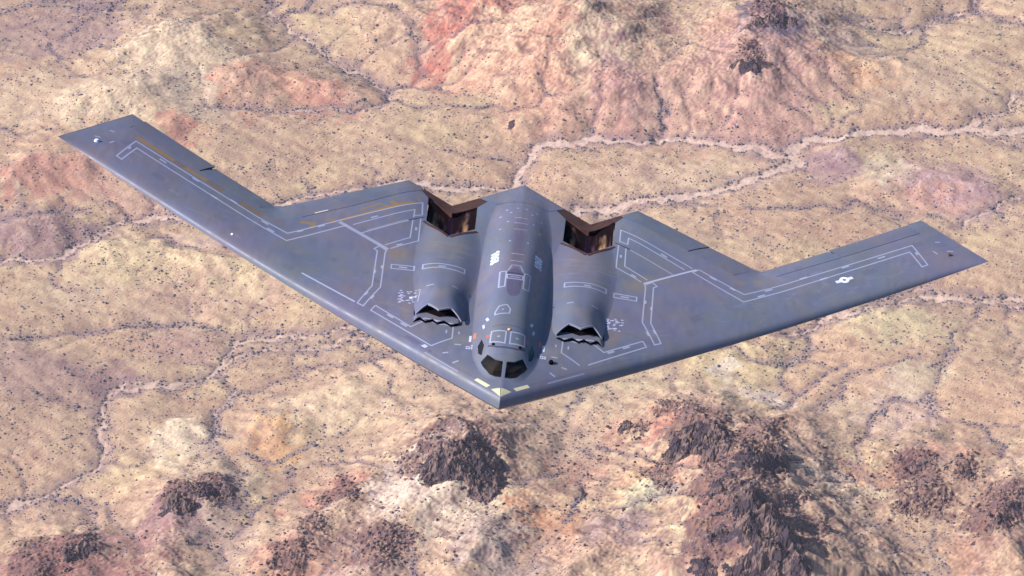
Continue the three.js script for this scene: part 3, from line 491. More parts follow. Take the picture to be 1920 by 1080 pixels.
function ridgeH(x, z) {                               // height of the hills at a point
  const wx = x + 7 * n2(x * 0.03, z * 0.03) + 3 * n2(x * 0.09 + 5, z * 0.09), wz = z + 9 * n2(x * 0.03 + 50, z * 0.03) + 4 * n2(x * 0.09, z * 0.09 + 7);
  let best = 0, sum = 0;
  for (const { k, p, box } of RIDGES) {
    if (wx < box[0] || wx > box[1] || wz < box[2] || wz > box[3]) continue;
    let r = 0;
    for (let i = 0; i + 1 < p.length; i++) {
      const [x0, z0, h0] = p[i], [x1, z1, h1] = p[i + 1], L2 = (x1 - x0) ** 2 + (z1 - z0) ** 2, t = clamp(((wx - x0) * (x1 - x0) + (wz - z0) * (z1 - z0)) / L2);
      const h = h0 + (h1 - h0) * t, d = Math.hypot(wx - x0 - t * (x1 - x0), wz - z0 - t * (z1 - z0)) / (h * k * 1.45);
      if (d < 1) r = Math.max(r, h * (1 - d) ** 1.55 * (1 + 0.25 * d));
    }
    sum += r ** 4;
  }
  return Math.pow(sum, 0.25);
}
// broken rock: frame x, y, radius px
const CRAGS = [[860, 865, 75], [905, 905, 45], [800, 880, 45], [1310, 815, 62], [1430, 838, 60], [1360, 880, 50], [1390, 900, 50], [1410, 960, 75], [1430, 1030, 90], [1340, 960, 55], [1330, 1060, 60], [335, 930, 34], [395, 908, 30], [150, 1025, 40], [60, 1050, 60], [1740, 940, 60], [1810, 880, 30], [1720, 880, 45], [1890, 950, 50], [1850, 990, 50], [1440, 40, 40], [1405, 118, 26], [1090, 18, 18], [640, 920, 40], [700, 1040, 50], [540, 1050, 40], [590, 990, 30], [740, 1020, 40], [1240, 905, 36], [1200, 800, 16], [1255, 778, 26], [1500, 1060, 50]]
  .map(([px, py, r]) => { const p = gp(px, py, 25); return [p[0], p[1], r * 0.51]; });
function cragAt(x, z) {
  let v = 0;
  const n = 0.5 * n2(x * 0.03 + 77, z * 0.03);
  for (const [cx, cz, r] of CRAGS) { const dx = x - cx, dz = (z - cz) * 0.75, d2 = (dx * dx + dz * dz) / (r * r); if (d2 < 2.2) v = Math.max(v, sstep(1.25, 0.4, d2 + n)); }
  return v;
}
// the land before rain: plains falling to the washes, hills, roughness
const EX0 = -760, EZ0 = -720, EC = 1.8, EW = 840, EH = 720;
function rawHeight(x, z) {
  const far = Math.max(Math.abs(x), Math.abs(z + 60)), keep = 1 - sstep(800, 3000, far), near = far < 680, wd = near ? washD(x, z) : 110, gd = near ? gullyD(x, z) : 110, m = far < 900 ? ridgeH(x, z) : 0;
  let h = 10 * fbm(x * 0.0022 + 3, z * 0.0022, 3) + 60 * (1 - keep) * Math.max(0, fbm(x * 0.0004, z * 0.0004, 4));
  h += (3 * (1 - Math.exp(-Math.max(0, wd) / 25)) + 0.07 * clamp(wd, 0, 108) + 0.03 * clamp(gd, 0, 80) - 2.2 * sstep(12, 0, gd) + 2.3 * fbm(x * 0.012, z * 0.012, 3) + 1.5 * (ridged(x * 0.03, z * 0.026, 3) - 0.6)) * keep;
  return h + m * (0.9 + 0.3 * (ridged(x * 0.016, z * 0.02, 3) - 0.5)) + clamp(m / 14) * (1.6 * (ridged(x * 0.035 + 3, z * 0.035, 3) - 0.6));
}
const EHt = new Float32Array(EW * EH), EA = new Float32Array(EW * EH), EM = new Float32Array(EW * EH);
{ // rain: flow routing and stream-power incision
  const N = EW * EH, h = EHt, fixed = new Uint8Array(N), rcv = new Int32Array(N), cnt = new Int32Array(N + 1), don = new Int32Array(N), stack = new Int32Array(N), area = EA, dist = new Float32Array(N), tmp = new Float32Array(N);
  for (let j = 0; j < EH; j++) for (let i = 0; i < EW; i++) { const o = j * EW + i, x = EX0 + i * EC, z = EZ0 + j * EC; h[o] = rawHeight(x, z) + 0.25 * (rnd() - 0.5); fixed[o] = (i === 0 || j === 0 || i === EW - 1 || j === EH - 1 || washD(x, z) < 0.6) ? 1 : 0; EM[o] = ridgeH(x, z); }
  const nb = [[1, 0], [-1, 0], [0, 1], [0, -1], [1, 1], [1, -1], [-1, 1], [-1, -1]].map(([di, dj]) => [dj * EW + di, Math.hypot(di, dj) * EC]);
  const heapI = new Int32Array(N + 1), heapK = new Float32Array(N + 1), done = new Uint8Array(N);
  const fillPits = () => {
    let n = 0; done.fill(0);
    const push = (o, k) => { let c = ++n; while (c > 1 && heapK[c >> 1] > k) { heapK[c] = heapK[c >> 1]; heapI[c] = heapI[c >> 1]; c >>= 1; } heapK[c] = k; heapI[c] = o; };
    for (let o = 0; o < N; o++) if (fixed[o]) { done[o] = 1; push(o, h[o]); }
    while (n) {
      const o = heapI[1], k = heapK[n], q = heapI[n]; n--; let c = 1;
      while (2 * c <= n) { let d = 2 * c; if (d < n && heapK[d + 1] < heapK[d]) d++; if (heapK[d] >= k) break; heapK[c] = heapK[d]; heapI[c] = heapI[d]; c = d; }
      heapK[c] = k; heapI[c] = q;
      for (const [d] of nb) { const p = o + d; if (p >= 0 && p < N && !done[p]) { done[p] = 1; if (h[p] <= h[o]) h[p] = h[o] + 0.002 + 0.004 * rnd(); push(p, h[p]); } }
    }
  };
  for (let it = 0; it < 22; it++) {
    if (it % 6 === 0) fillPits();
    cnt.fill(0);
    for (let o = 0; o < N; o++) { rcv[o] = o; if (fixed[o]) continue; let best = 0; for (const [d, L] of nb) { const s = (h[o] - h[o + d]) / L; if (s > best) { best = s; rcv[o] = o + d; dist[o] = L; } } }
    for (let o = 0; o < N; o++) cnt[rcv[o] + 1]++;
    for (let o = 0; o < N; o++) cnt[o + 1] += cnt[o];
    const at = cnt.slice(); for (let o = 0; o < N; o++) don[at[rcv[o]]++] = o;
    let n = 0; for (let o = 0; o < N; o++) if (rcv[o] === o) { stack[n++] = o; for (let k = n - 1; k < n; k++) { const c = stack[k]; for (let q = cnt[c]; q < cnt[c + 1]; q++) if (don[q] !== c) stack[n++] = don[q]; } }
    area.fill(EC * EC); for (let k = n - 1; k >= 0; k--) { const o = stack[k]; if (rcv[o] !== o) area[rcv[o]] += area[o]; }
    for (let k = 0; k < n; k++) { const o = stack[k]; if (rcv[o] === o) continue; const F = 0.0085 * Math.pow(area[o], 0.48) / dist[o] * EC; h[o] = (h[o] + F * h[rcv[o]]) / (1 + F); }
    for (let o = EW + 1; o < N - EW - 1; o++) tmp[o] = 0.075 * (h[o - 1] + h[o + 1] + h[o - EW] + h[o + EW] - 4 * h[o]);
    for (let o = EW + 1; o < N - EW - 1; o++) if (!fixed[o]) h[o] += tmp[o];
  }
}
function grid(G, x, z) {                              // smooth lookup (quadratic B-spline)
  const u = (x - EX0) / EC, v = (z - EZ0) / EC, i = Math.round(u), j = Math.round(v);
  if (i < 1 || j < 1 || i > EW - 2 || j > EH - 2) return null;
  const a = u - i, b = v - j, wx = [0.5 * (0.5 - a) ** 2, 0.75 - a * a, 0.5 * (0.5 + a) ** 2], wz = [0.5 * (0.5 - b) ** 2, 0.75 - b * b, 0.5 * (0.5 + b) ** 2];
  let s = 0; for (let q = 0; q < 3; q++) for (let p = 0; p < 3; p++) s += wz[q] * wx[p] * G[(j + q - 1) * EW + i + p - 1];
  return s;
}
// width of the scrubby floor along each channel, from its catchment
const CH = new Float32Array(EW * EH);
for (let j = 8; j < EH - 8; j++) for (let i = 8; i < EW - 8; i++) {
  const l = Math.log(EA[j * EW + i]); if (l < 5.9) continue;
  const r = 1.0 + (l - 5.7) * 1.0, v = clamp(0.12 + (l - 5.9) * 0.26) * clamp(0.75 + 0.7 * n2((EX0 + i * EC) * 0.03, (EZ0 + j * EC) * 0.03)), k = Math.ceil(r / EC);
  for (let q = -k; q <= k; q++) for (let p = -k; p <= k; p++) { const d = Math.hypot(p, q) * EC / r; if (d < 1) { const o = (j + q) * EW + i + p, w = v * (1 - d * d); if (w > CH[o]) CH[o] = w; } }
}
const flowAt = (x, z) => { const i = Math.round((x - EX0) / EC), j = Math.round((z - EZ0) / EC); if (i < 1 || j < 1 || i > EW - 2 || j > EH - 2) return 0; let m = 0; for (const d of [0, 1, -1, EW, -EW]) m = Math.max(m, EA[j * EW + i + d] * (d ? 0.6 : 1)); return m; };
const hillAt = (x, z) => grid(EM, x, z) ?? 0;
function heightAt(x, z) {
  const e = grid(EHt, x, z); if (e === null) return rawHeight(x, z);
  const edge = sstep(30, 80, Math.min(x - EX0, z - EZ0, EX0 + EW * EC - x, EZ0 + EH * EC - z)), m = hillAt(x, z), cr = m > 2 ? cragAt(x, z) : 0;
  let h = edge < 1 ? rawHeight(x, z) * (1 - edge) + e * edge : e;
  h += clamp(m / 20) * 0.5 * n2(x * 0.17, z * 0.17) + cr * (3.2 * (ridged(x * 0.06 + 13, z * 0.07, 3) - 0.6) + 1.0 * n2(x * 0.22, z * 0.22)) + 0.22 * n2(x * 0.3, z * 0.3);
  { const u = x * 0.8 + z * 0.6, v = -x * 0.6 + z * 0.8; h += 0.6 * sstep(0.28, 0.6, n2(u * 0.022 + 0.5 * n2(x * 0.03, z * 0.03), v * 0.1 + h * 0.03)) * sstep(7, 16, m) * sstep(-0.2, 0.4, n2(x * 0.012 + 33, z * 0.012)); }
  return h - 0.9 * sstep(3.5, -1, washD(x, z)) * edge;
}
const slopeAt = (x, z, e = 1.2) => { const hx = (heightAt(x + e, z) - heightAt(x - e, z)) / (2 * e), hz = (heightAt(x, z + e) - heightAt(x, z - e)) / (2 * e); return [hx, hz]; };
function hit(px, py) {                                // ground point seen at a place of the frame
  let h = 0, p; for (let k = 0; k < 14; k++) { p = gp(px, py, h); h += 0.6 * (heightAt(p[0], p[1]) - h); } return [p[0], h, p[1]];
}
// mineral colours: [frame x, y, half-width, half-height, sRGB, strength]
const ZONES = [
  [90, 65, 150, 60, '#a58582', 0.9], [170, 10, 60, 20, '#8f6f80', 0.8], [330, 75, 110, 60, '#dcc5a0', 1], [240, 150, 130, 40, '#d9c29c', 0.9], [60, 190, 110, 60, '#d3b896', 0.7], [350, 190, 120, 30, '#cdb59a', 0.7],
  [462, 165, 50, 34, '#d68f6c', 1], [545, 145, 46, 28, '#d79a78', 0.8], [610, 165, 60, 30, '#cf8e72', 0.9], [700, 190, 40, 20, '#d5a585', 0.6], [340, 243, 60, 14, '#d08a6e', 0.9], [470, 205, 60, 30, '#bfa78a', 0.6],
  [60, 312, 50, 18, '#b87464', 0.9], [150, 318, 60, 20, '#cf8968', 0.9], [110, 345, 110, 24, '#cd9478', 0.7], [80, 415, 120, 40, '#a3807f', 0.9], [260, 360, 110, 30, '#c99e88', 0.6], [260, 490, 110, 45, '#d8c192', 0.9], [470, 505, 60, 30, '#dac691', 0.9], [395, 455, 70, 30, '#dbbba6', 0.7], [140, 545, 100, 30, '#d3bd95', 0.6],
  [870, 28, 85, 45, '#c96f54', 1], [960, 15, 60, 26, '#cf7f5e', 0.9], [970, 55, 60, 30, '#e3bd92', 1], [900, 90, 90, 22, '#e0c096', 0.8], [900, 140, 50, 26, '#d9a07c', 0.7], [1010, 90, 50, 24, '#b0604e', 0.8], [1000, 130, 60, 50, '#dba983', 0.8], [1080, 25, 50, 25, '#c98a6c', 0.8], [1130, 70, 80, 40, '#d8ae88', 0.8], [1130, 110, 60, 40, '#d9c9a0', 0.7], [1170, 180, 60, 28, '#a8727a', 0.9], [1220, 30, 60, 16, '#a56a64', 0.6], [1080, 220, 100, 24, '#c99578', 0.7],
  [1440, 40, 80, 45, '#77627a', 1], [1400, 80, 70, 40, '#8f7484', 0.9], [1340, 60, 40, 40, '#d49d7e', 0.7], [1410, 118, 90, 22, '#a55f66', 1], [1300, 140, 80, 20, '#a96f76', 0.8], [1430, 190, 120, 60, '#cfa088', 0.9], [1270, 210, 80, 40, '#d3a888', 0.7], [1620, 122, 90, 14, '#dba470', 0.9], [1530, 105, 60, 16, '#cf9c84', 0.7], [1560, 70, 90, 26, '#b9a494', 0.7], [1800, 60, 140, 40, '#cdb48c', 0.6], [1740, 140, 120, 40, '#d3ba98', 0.6],
  [1565, 300, 50, 30, '#a58088', 0.9], [1660, 320, 60, 30, '#d8c7a4', 0.8], [1770, 330, 90, 40, '#c39a95', 0.8], [1810, 370, 80, 30, '#b38d94', 0.6], [1730, 390, 90, 16, '#d39c7c', 0.7], [1650, 380, 50, 20, '#d4ac8c', 0.7], [1300, 330, 200, 30, '#d7b79a', 0.5],
  [60, 690, 80, 50, '#a5837f', 0.8], [180, 710, 60, 30, '#a1797c', 0.8], [340, 640, 60, 30, '#b58a84', 0.7], [90, 800, 120, 60, '#c3a084', 0.5], [250, 580, 140, 20, '#cfb093', 0.5], [420, 560, 160, 24, '#d3b094', 0.5],
  [620, 755, 100, 34, '#e2c79e', 0.9], [700, 700, 80, 24, '#e0bd96', 0.8], [510, 815, 40, 30, '#e2ad68', 1], [480, 850, 40, 14, '#d2a074', 0.7], [340, 820, 50, 34, '#e6d0ac', 1], [250, 890, 70, 24, '#dcc190', 0.8], [400, 880, 80, 30, '#cdb795', 0.6],
  [330, 950, 40, 26, '#8a6270', 0.9], [420, 925, 50, 18, '#7f6470', 0.8], [300, 990, 50, 40, '#a77472', 0.8], [140, 1050, 140, 45, '#9f665c', 1], [210, 1010, 50, 20, '#b07468', 0.8], [150, 970, 70, 20, '#c9a78c', 0.6], [400, 1010, 80, 40, '#b79c92', 0.6], [610, 930, 60, 26, '#c58264', 0.9], [560, 1000, 70, 30, '#bf8f78', 0.7], [520, 1050, 60, 20, '#cf9570', 0.8], [690, 1050, 60, 50, '#b08a82', 0.7],
  [780, 890, 80, 40, '#e6d2bb', 1], [730, 940, 50, 26, '#e6cfb4', 0.9], [850, 960, 80, 26, '#d9c5a6', 0.9], [1030, 960, 90, 20, '#e8c896', 0.9], [1020, 985, 50, 30, '#d7925c', 1], [1080, 1020, 70, 40, '#d6aa88', 0.8], [930, 1010, 70, 40, '#bba79c', 0.7], [1070, 890, 50, 26, '#cf8f72', 0.8], [1090, 810, 50, 34, '#ddb795', 0.7], [1170, 790, 40, 20, '#cc9273', 0.8], [1250, 778, 40, 18, '#cc8360', 1], [1040, 850, 60, 40, '#cdb193', 0.6],
  [1230, 880, 80, 30, '#d6ab7e', 0.9], [1290, 865, 40, 20, '#d29a78', 0.7], [1200, 935, 34, 20, '#d4cd9c', 1], [1250, 925, 40, 16, '#a8a4a0', 0.7], [1160, 980, 50, 34, '#a48a86', 0.8], [1280, 985, 18, 50, '#e0d29e', 0.9], [1330, 930, 30, 50, '#c38a66', 0.9], [1300, 1040, 60, 40, '#b58a76', 0.8], [1430, 900, 60, 40, '#b8a58e', 0.6], [1530, 890, 60, 14, '#e8d2ae', 0.9], [1580, 910, 60, 10, '#e4cdb0', 0.7], [1650, 885, 70, 16, '#cc946e', 0.8], [1720, 880, 50, 26, '#94706e', 0.7], [1680, 925, 70, 14, '#dcc99c', 0.8], [1560, 960, 80, 40, '#c9b08e', 0.6], [1650, 1030, 120, 40, '#d2b08c', 0.6], [1860, 1000, 60, 34, '#a87c68', 0.8], [1800, 1040, 40, 20, '#b98462', 0.7], [1900, 930, 50, 30, '#8f6a64', 0.8],
  [1370, 670, 90, 40, '#dcc690', 0.9], [1420, 740, 60, 20, '#ead6bc', 0.9], [1360, 700, 30, 14, '#e8d8c0', 0.8], [1680, 600, 90, 40, '#d7c795', 0.9], [1560, 700, 80, 50, '#d2ad84', 0.6], [1680, 770, 60, 60, '#dcb9a4', 0.8], [1720, 700, 60, 30, '#d2c6a0', 0.6], [1860, 760, 80, 60, '#d0a882', 0.7], [1810, 840, 60, 14, '#d69a76', 0.7], [1180, 720, 80, 24, '#d3c294', 0.7], [1060, 760, 90, 24, '#d6be97', 0.7], [1580, 760, 60, 26, '#d9c09a', 0.6],
].map(([px, py, rx, ry, hex, s]) => { const p = hit(px, py); const mx = RANGE / FOCAL, mz = mx / Math.sin(PITCH); return { x: p[0], z: p[2], h: 2.2 * (p[1] - 6), rx: rx * mx * 1.15, rz: ry * mz * 1.15, c: ((k) => { const y = 0.3 * k[0] + 0.59 * k[1] + 0.11 * k[2]; const red = clamp((k[0] - k[1]) / k[0] * 1.6 - 0.45); return k.map((v) => (1.1 + 0.1 * red) * (v + (y - v) * (0.12 + 0.2 * red))); })(lin(hex)), s }; });
const ALB = [0.75, 0.735, 0.715];                      // the colours above as they look in full sun, to reflectance
const BASE = ['#cdb192', '#c9a88b', '#d2b994', '#b89d86'].map(lin), SAND = lin('#e6cbbd'), ROCK = lin('#6e4f55'), ROCK2 = lin('#8a6258'), GREY = lin('#9a8a84'), PURPLE = lin('#937a80');
const mixc = (a, b, t) => { a[0] += (b[0] - a[0]) * t; a[1] += (b[1] - a[1]) * t; a[2] += (b[2] - a[2]) * t; };
function colourAt(x, z, sl, m, hgt, cv) {
  const c = [...BASE[0]], wx = x + 12 * n2(x * 0.02, z * 0.02) + 6 * n2(x * 0.06, z * 0.06), wz = z + 14 * n2(x * 0.02 + 31, z * 0.02) + 7 * n2(x * 0.06 + 11, z * 0.06);
  mixc(c, BASE[1], sstep(-0.3, 0.5, fbm(x * 0.004, z * 0.005, 3))); mixc(c, BASE[2], sstep(0, 0.5, fbm(x * 0.006 + 20, z * 0.007, 3))); mixc(c, BASE[3], 0.7 * sstep(0.05, 0.5, fbm(x * 0.01 + 60, z * 0.013, 4)));
  const onHill = 0.72 + 0.28 * sstep(0.06, 0.3, sl), wh = wz + 2.2 * (hgt - 6);
  for (const q of ZONES) {
    const u = (wx - q.x) / q.rx, v = (wh - q.h - q.z) / q.rz, d = u * u + v * v;
    if (d < 1.7) mixc(c, q.c, onHill * q.s * sstep(1.5, 0.3, d + 0.55 * n2(x * 0.04 + q.x, z * 0.045) + 0.35 * n2(x * 0.13 + q.x, z * 0.11)));
  }
  // streaks down the flanks, varnish and dust
  const u = x * 0.8 + z * 0.6, v = -x * 0.6 + z * 0.8, st = n2(x * 0.11 + 0.3 * n2(x * 0.05, z * 0.05), z * 0.05), gr = n2(x * 0.35, z * 0.3), rill = n2(u * 0.018 + 0.6 * n2(x * 0.02, z * 0.02), v * 0.075), mott = fbm(x * 0.075 + 5, z * 0.055, 3), spk = n2(x * 0.55 + 7, z * 0.42);
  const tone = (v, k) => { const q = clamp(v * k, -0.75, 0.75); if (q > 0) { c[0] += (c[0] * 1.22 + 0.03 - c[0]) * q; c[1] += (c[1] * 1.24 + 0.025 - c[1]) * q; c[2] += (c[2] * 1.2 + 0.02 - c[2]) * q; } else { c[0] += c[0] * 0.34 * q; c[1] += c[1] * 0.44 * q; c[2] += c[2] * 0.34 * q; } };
  tone(st, 0.3 + 0.4 * clamp(m / 25)); tone(rill, 0.5); tone(mott, 0.6); tone(spk, 0.5);
  // strata on the flanks, pale crests, purple scrubby channel floors
  const band = n2(hgt * 0.16 + 0.8 * n2(x * 0.01, z * 0.01), 3.3), fl = Math.log(flowAt(x, z) + 1), chan = clamp((grid(CH, x, z) ?? 0) * (1.1 + 0.5 * gr));
  mixc(c, band > 0 ? lin0.pale : lin0.red, Math.abs(band) * 0.3 * clamp(m / 12) * sstep(0.12, 0.5, sl));
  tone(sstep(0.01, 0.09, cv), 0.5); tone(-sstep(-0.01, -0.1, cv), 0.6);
  const ledge = sstep(0.28, 0.6, n2(u * 0.022 + 0.5 * n2(x * 0.03, z * 0.03), v * 0.1 + hgt * 0.03)) * sstep(7, 16, m) * sstep(-0.2, 0.4, n2(x * 0.012 + 33, z * 0.012));
  mixc(c, gr > 0 ? ROCK2 : ROCK, 0.7 * ledge);
  const gd = gullyD(x, z), wd = washD(x, z);
  mixc(c, PURPLE, 0.7 * chan); mixc(c, PURPLE, 0.4 * sstep(8, 1, gd + 3 * gr));
  mixc(c, SAND, 0.5 * sstep(8.2, 9.4, fl) * sstep(4, 1, gd));
  mixc(c, lin0.bank, 0.6 * sstep(13, 3, wd + 5 * n2(x * 0.05, z * 0.05)) * sstep(-1, 2, wd));
  const cr = m > 2 ? cragAt(x, z) : 0, rock = sstep(0.7, 1.3, sl + 0.9 * cr + 0.25 * n2(x * 0.08, z * 0.08) + 0.2 * gr - 0.15);
  mixc(c, st > 0.25 ? ROCK2 : ROCK, 0.85 * rock);
  mixc(c, SAND, 0.78 * sstep(1.8, -1.6, wd + 1.6 * n2(x * 0.3, z * 0.22) + 0.8 * gr)); mixc(c, PURPLE, 0.5 * sstep(-0.5, -2.5, wd) * sstep(0.35, 0.7, n2(x * 0.09 + 3, z * 0.13)));
  const f = 1 + 0.10 * gr + 0.07 * (rnd() - 0.5);
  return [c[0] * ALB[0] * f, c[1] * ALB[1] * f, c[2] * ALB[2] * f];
}
const lin0 = { pale: lin('#e6cab0'), purple: lin('#9c7d80'), bank: lin('#9c8284'), grit: lin('#8b7470'), red: lin('#c0876c') };
{
  const axis = (a, b, step, out) => { const l = []; for (let v = a; v <= b; v += step) l.push(v); let s = step, lo = a, hi = l[l.length - 1]; const pre = [], post = []; for (let k = 0; k < 40; k++) { s *= 1.27; lo -= s; hi += s; pre.unshift(lo); post.push(hi); if (hi > out) break; } return [...pre, ...l, ...post]; };
  const xs = axis(-600, 600, 1.05, 60000), zs = axis(-575, 470, 1.35, 60000), nx = xs.length, nz = zs.length;
  const H = new Float32Array(nx * nz), M0 = new Float32Array(nx * nz), pos = new Float32Array(nx * nz * 3), col = new Float32Array(nx * nz * 3), uv = new Float32Array(nx * nz * 2), idx = new Uint32Array((nx - 1) * (nz - 1) * 6);
  for (let j = 0; j < nz; j++) for (let i = 0; i < nx; i++) { const o = j * nx + i, x = xs[i], z = zs[j]; H[o] = heightAt(x, z); M0[o] = hillAt(x, z); }
  for (let j = 0; j < nz; j++) for (let i = 0; i < nx; i++) {
    const o = j * nx + i, x = xs[i], z = zs[j], i0 = Math.max(0, i - 1), i1 = Math.min(nx - 1, i + 1), j0 = Math.max(0, j - 1), j1 = Math.min(nz - 1, j + 1);
    const sl = Math.hypot((H[j * nx + i1] - H[j * nx + i0]) / (xs[i1] - xs[i0]), (H[j1 * nx + i] - H[j0 * nx + i]) / (zs[j1] - zs[j0]));
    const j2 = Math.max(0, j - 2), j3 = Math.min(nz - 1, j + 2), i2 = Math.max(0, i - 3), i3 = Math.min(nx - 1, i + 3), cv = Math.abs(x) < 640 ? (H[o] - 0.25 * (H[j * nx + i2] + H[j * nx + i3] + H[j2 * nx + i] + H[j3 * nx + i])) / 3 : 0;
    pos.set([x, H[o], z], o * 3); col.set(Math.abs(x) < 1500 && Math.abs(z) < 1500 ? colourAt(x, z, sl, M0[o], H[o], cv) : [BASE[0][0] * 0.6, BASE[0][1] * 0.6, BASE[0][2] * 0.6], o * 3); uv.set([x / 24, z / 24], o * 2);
  }
  let k = 0;
  for (let j = 0; j + 1 < nz; j++) for (let i = 0; i + 1 < nx; i++) { const a = j * nx + i; idx[k++] = a; idx[k++] = a + nx; idx[k++] = a + 1; idx[k++] = a + 1; idx[k++] = a + nx; idx[k++] = a + nx + 1; }
  const g = new THREE.BufferGeometry();
  g.setAttribute('position', new THREE.BufferAttribute(pos, 3)); g.setAttribute('color', new THREE.BufferAttribute(col, 3)); g.setAttribute('uv', new THREE.BufferAttribute(uv, 2)); g.setIndex(new THREE.BufferAttribute(idx, 1));
  g.computeVertexNormals();
  const n = 512, d = new Uint8Array(n * n * 4), per = (x, y, f) => { const t = 2 * Math.PI / n; return n3(f * Math.cos(x * t) + 3 * Math.sin(y * t), f * Math.sin(x * t), f * Math.cos(y * t)); };
  for (let i = 0; i < n * n; i++) { const x = i % n, y = i / n | 0, v = clamp(225 + 16 * per(x, y, 6) + 14 * per(x, y, 17) + 26 * (rnd() - 0.5), 0, 255); d.set([v, v * 0.99, v * 0.98, 255], i * 4); }
  const grit = new THREE.DataTexture(d, n, n); grit.wrapS = grit.wrapT = THREE.RepeatWrapping; grit.magFilter = THREE.LinearFilter; grit.colorSpace = THREE.SRGBColorSpace; grit.needsUpdate = true;
  const ground = shade(new THREE.Mesh(g, new THREE.MeshStandardMaterial({ vertexColors: true, map: grit, roughness: 1 })));
  ground.name = 'ground'; ground.userData.kind = 'structure'; scene.add(ground);
}
// ---------------------------------------------------------------- rock outcrops: each a broken crag standing on its hill
const rockMat = new THREE.MeshStandardMaterial({ vertexColors: true, roughness: 0.95 });
// irregular blocks: nearest and second nearest of jittered cell points -> [edge distance, block value, block tilt]
const hash = (i, j, k) => { let h = Math.imul(i, 374761393) ^ Math.imul(j, 668265263) ^ Math.imul(k, 2147483647); h = Math.imul(h ^ (h >>> 13), 1274126177); return ((h ^ (h >>> 16)) >>> 0) / 4294967296; };
function blocks(x, z) {
  const i0 = Math.floor(x), j0 = Math.floor(z); let d1 = 9, d2 = 9, bi = 0, bj = 0, bx = 0, bz = 0;
  for (let i = i0 - 1; i <= i0 + 1; i++) for (let j = j0 - 1; j <= j0 + 1; j++) { const px = i + hash(i, j, 1), pz = j + hash(i, j, 2), d = Math.hypot(x - px, z - pz); if (d < d1) { d2 = d1; d1 = d; bi = i; bj = j; bx = x - px; bz = z - pz; } else if (d < d2) d2 = d; }
  return [d2 - d1, hash(bi, bj, 3), bx * (hash(bi, bj, 4) - 0.5) + bz * (hash(bi, bj, 5) - 0.5)];
}
function rockGeometry(lumps, base, seed) {            // lumps: [x, z, radius x, radius z, height] in world metres; one broken crag
  const x0 = Math.min(...lumps.map((l) => l[0] - l[2] * 1.35)), x1 = Math.max(...lumps.map((l) => l[0] + l[2] * 1.35)), z0 = Math.min(...lumps.map((l) => l[1] - l[3] * 1.35)), z1 = Math.max(...lumps.map((l) => l[1] + l[3] * 1.35));
  const st = 0.62, nx = Math.ceil((x1 - x0) / st) + 1, nz = Math.ceil((z1 - z0) / st) + 1, pos = [], col = [], idx = [], id = new Int32Array(nx * nz).fill(-1);
  for (let j = 0; j < nz; j++) for (let i = 0; i < nx; i++) {
    const x = x0 + i * st, z = z0 + j * st; let e = 0;
    const wx = x + 3.5 * n2(x * 0.07 + seed, z * 0.07) + 1.2 * n2(x * 0.3, z * 0.3 + seed), wz = z + 4 * n2(x * 0.07, z * 0.07 + 20 + seed) + 1.4 * n2(x * 0.3 + 9, z * 0.3);
    for (const [lx, lz, rx, rz, h] of lumps) { const u = (wx - lx) / rx, v = (wz - lz) / rz, d = u * u + v * v; if (d < 1.5) e = Math.max(e, h * Math.pow(Math.max(0, 1 - d / 1.5), 0.62)); }
    e = e * (0.78 + 0.5 * n2(wx * 0.06 + seed * 5, wz * 0.045)) - 0.9; if (e <= 0) continue;
    const ru = wx * 0.85 + wz * 0.4, rv = -wx * 0.4 + wz * 0.85, B = blocks(ru / 9 + seed, rv / 15), C = blocks(ru / 3.6 + 50, rv / 5 + seed), D = blocks(ru / 1.7 + 20, rv / 2.1);
    const y = e * (0.52 + 0.52 * B[1] + 0.55 * B[2] - 0.2 * sstep(0.16, 0, B[0])) + Math.min(e, 4) * (0.34 * (C[1] - 0.5) + 0.3 * C[2] - 0.12 * sstep(0.2, 0, C[0])) + Math.min(e, 2) * (0.22 * (D[1] - 0.5)) - 0.9;
    id[j * nx + i] = pos.length / 3; pos.push(x - base[0], heightAt(x, z) + y - base[1], z - base[2]);
    const c = [...lin0.rockDark]; mixc(c, lin0.rockMid, clamp(0.15 + 0.75 * C[1] * (0.4 + 0.8 * B[1]) + 0.25 * n2(x * 0.5, z * 0.5))); if (B[1] > 0.6 && D[1] > 0.45) mixc(c, lin0.rockPale, 0.4); if (n2(x * 0.05 + 60, z * 0.08) > 0.45) mixc(c, lin0.rockPale, 0.3); col.push(...c);
  }
  for (let j = 0; j + 1 < nz; j++) for (let i = 0; i + 1 < nx; i++) { const a = id[j * nx + i], b = id[j * nx + i + 1], c = id[(j + 1) * nx + i], d = id[(j + 1) * nx + i + 1]; if (a >= 0 && b >= 0 && c >= 0) idx.push(a, c, b); if (b >= 0 && c >= 0 && d >= 0) idx.push(b, c, d); }
  let g = new THREE.BufferGeometry(); g.setAttribute('position', new THREE.Float32BufferAttribute(pos, 3)); g.setAttribute('color', new THREE.Float32BufferAttribute(col, 3)); g.setIndex(idx);
  g = g.toNonIndexed(); g.computeVertexNormals(); return g;
}
Object.assign(lin0, { rockDark: lin('#322432').map((v) => v * 0.5), rockMid: lin('#5f4750').map((v) => v * 0.48), rockPale: lin('#b08d7a').map((v) => v * 0.65) });
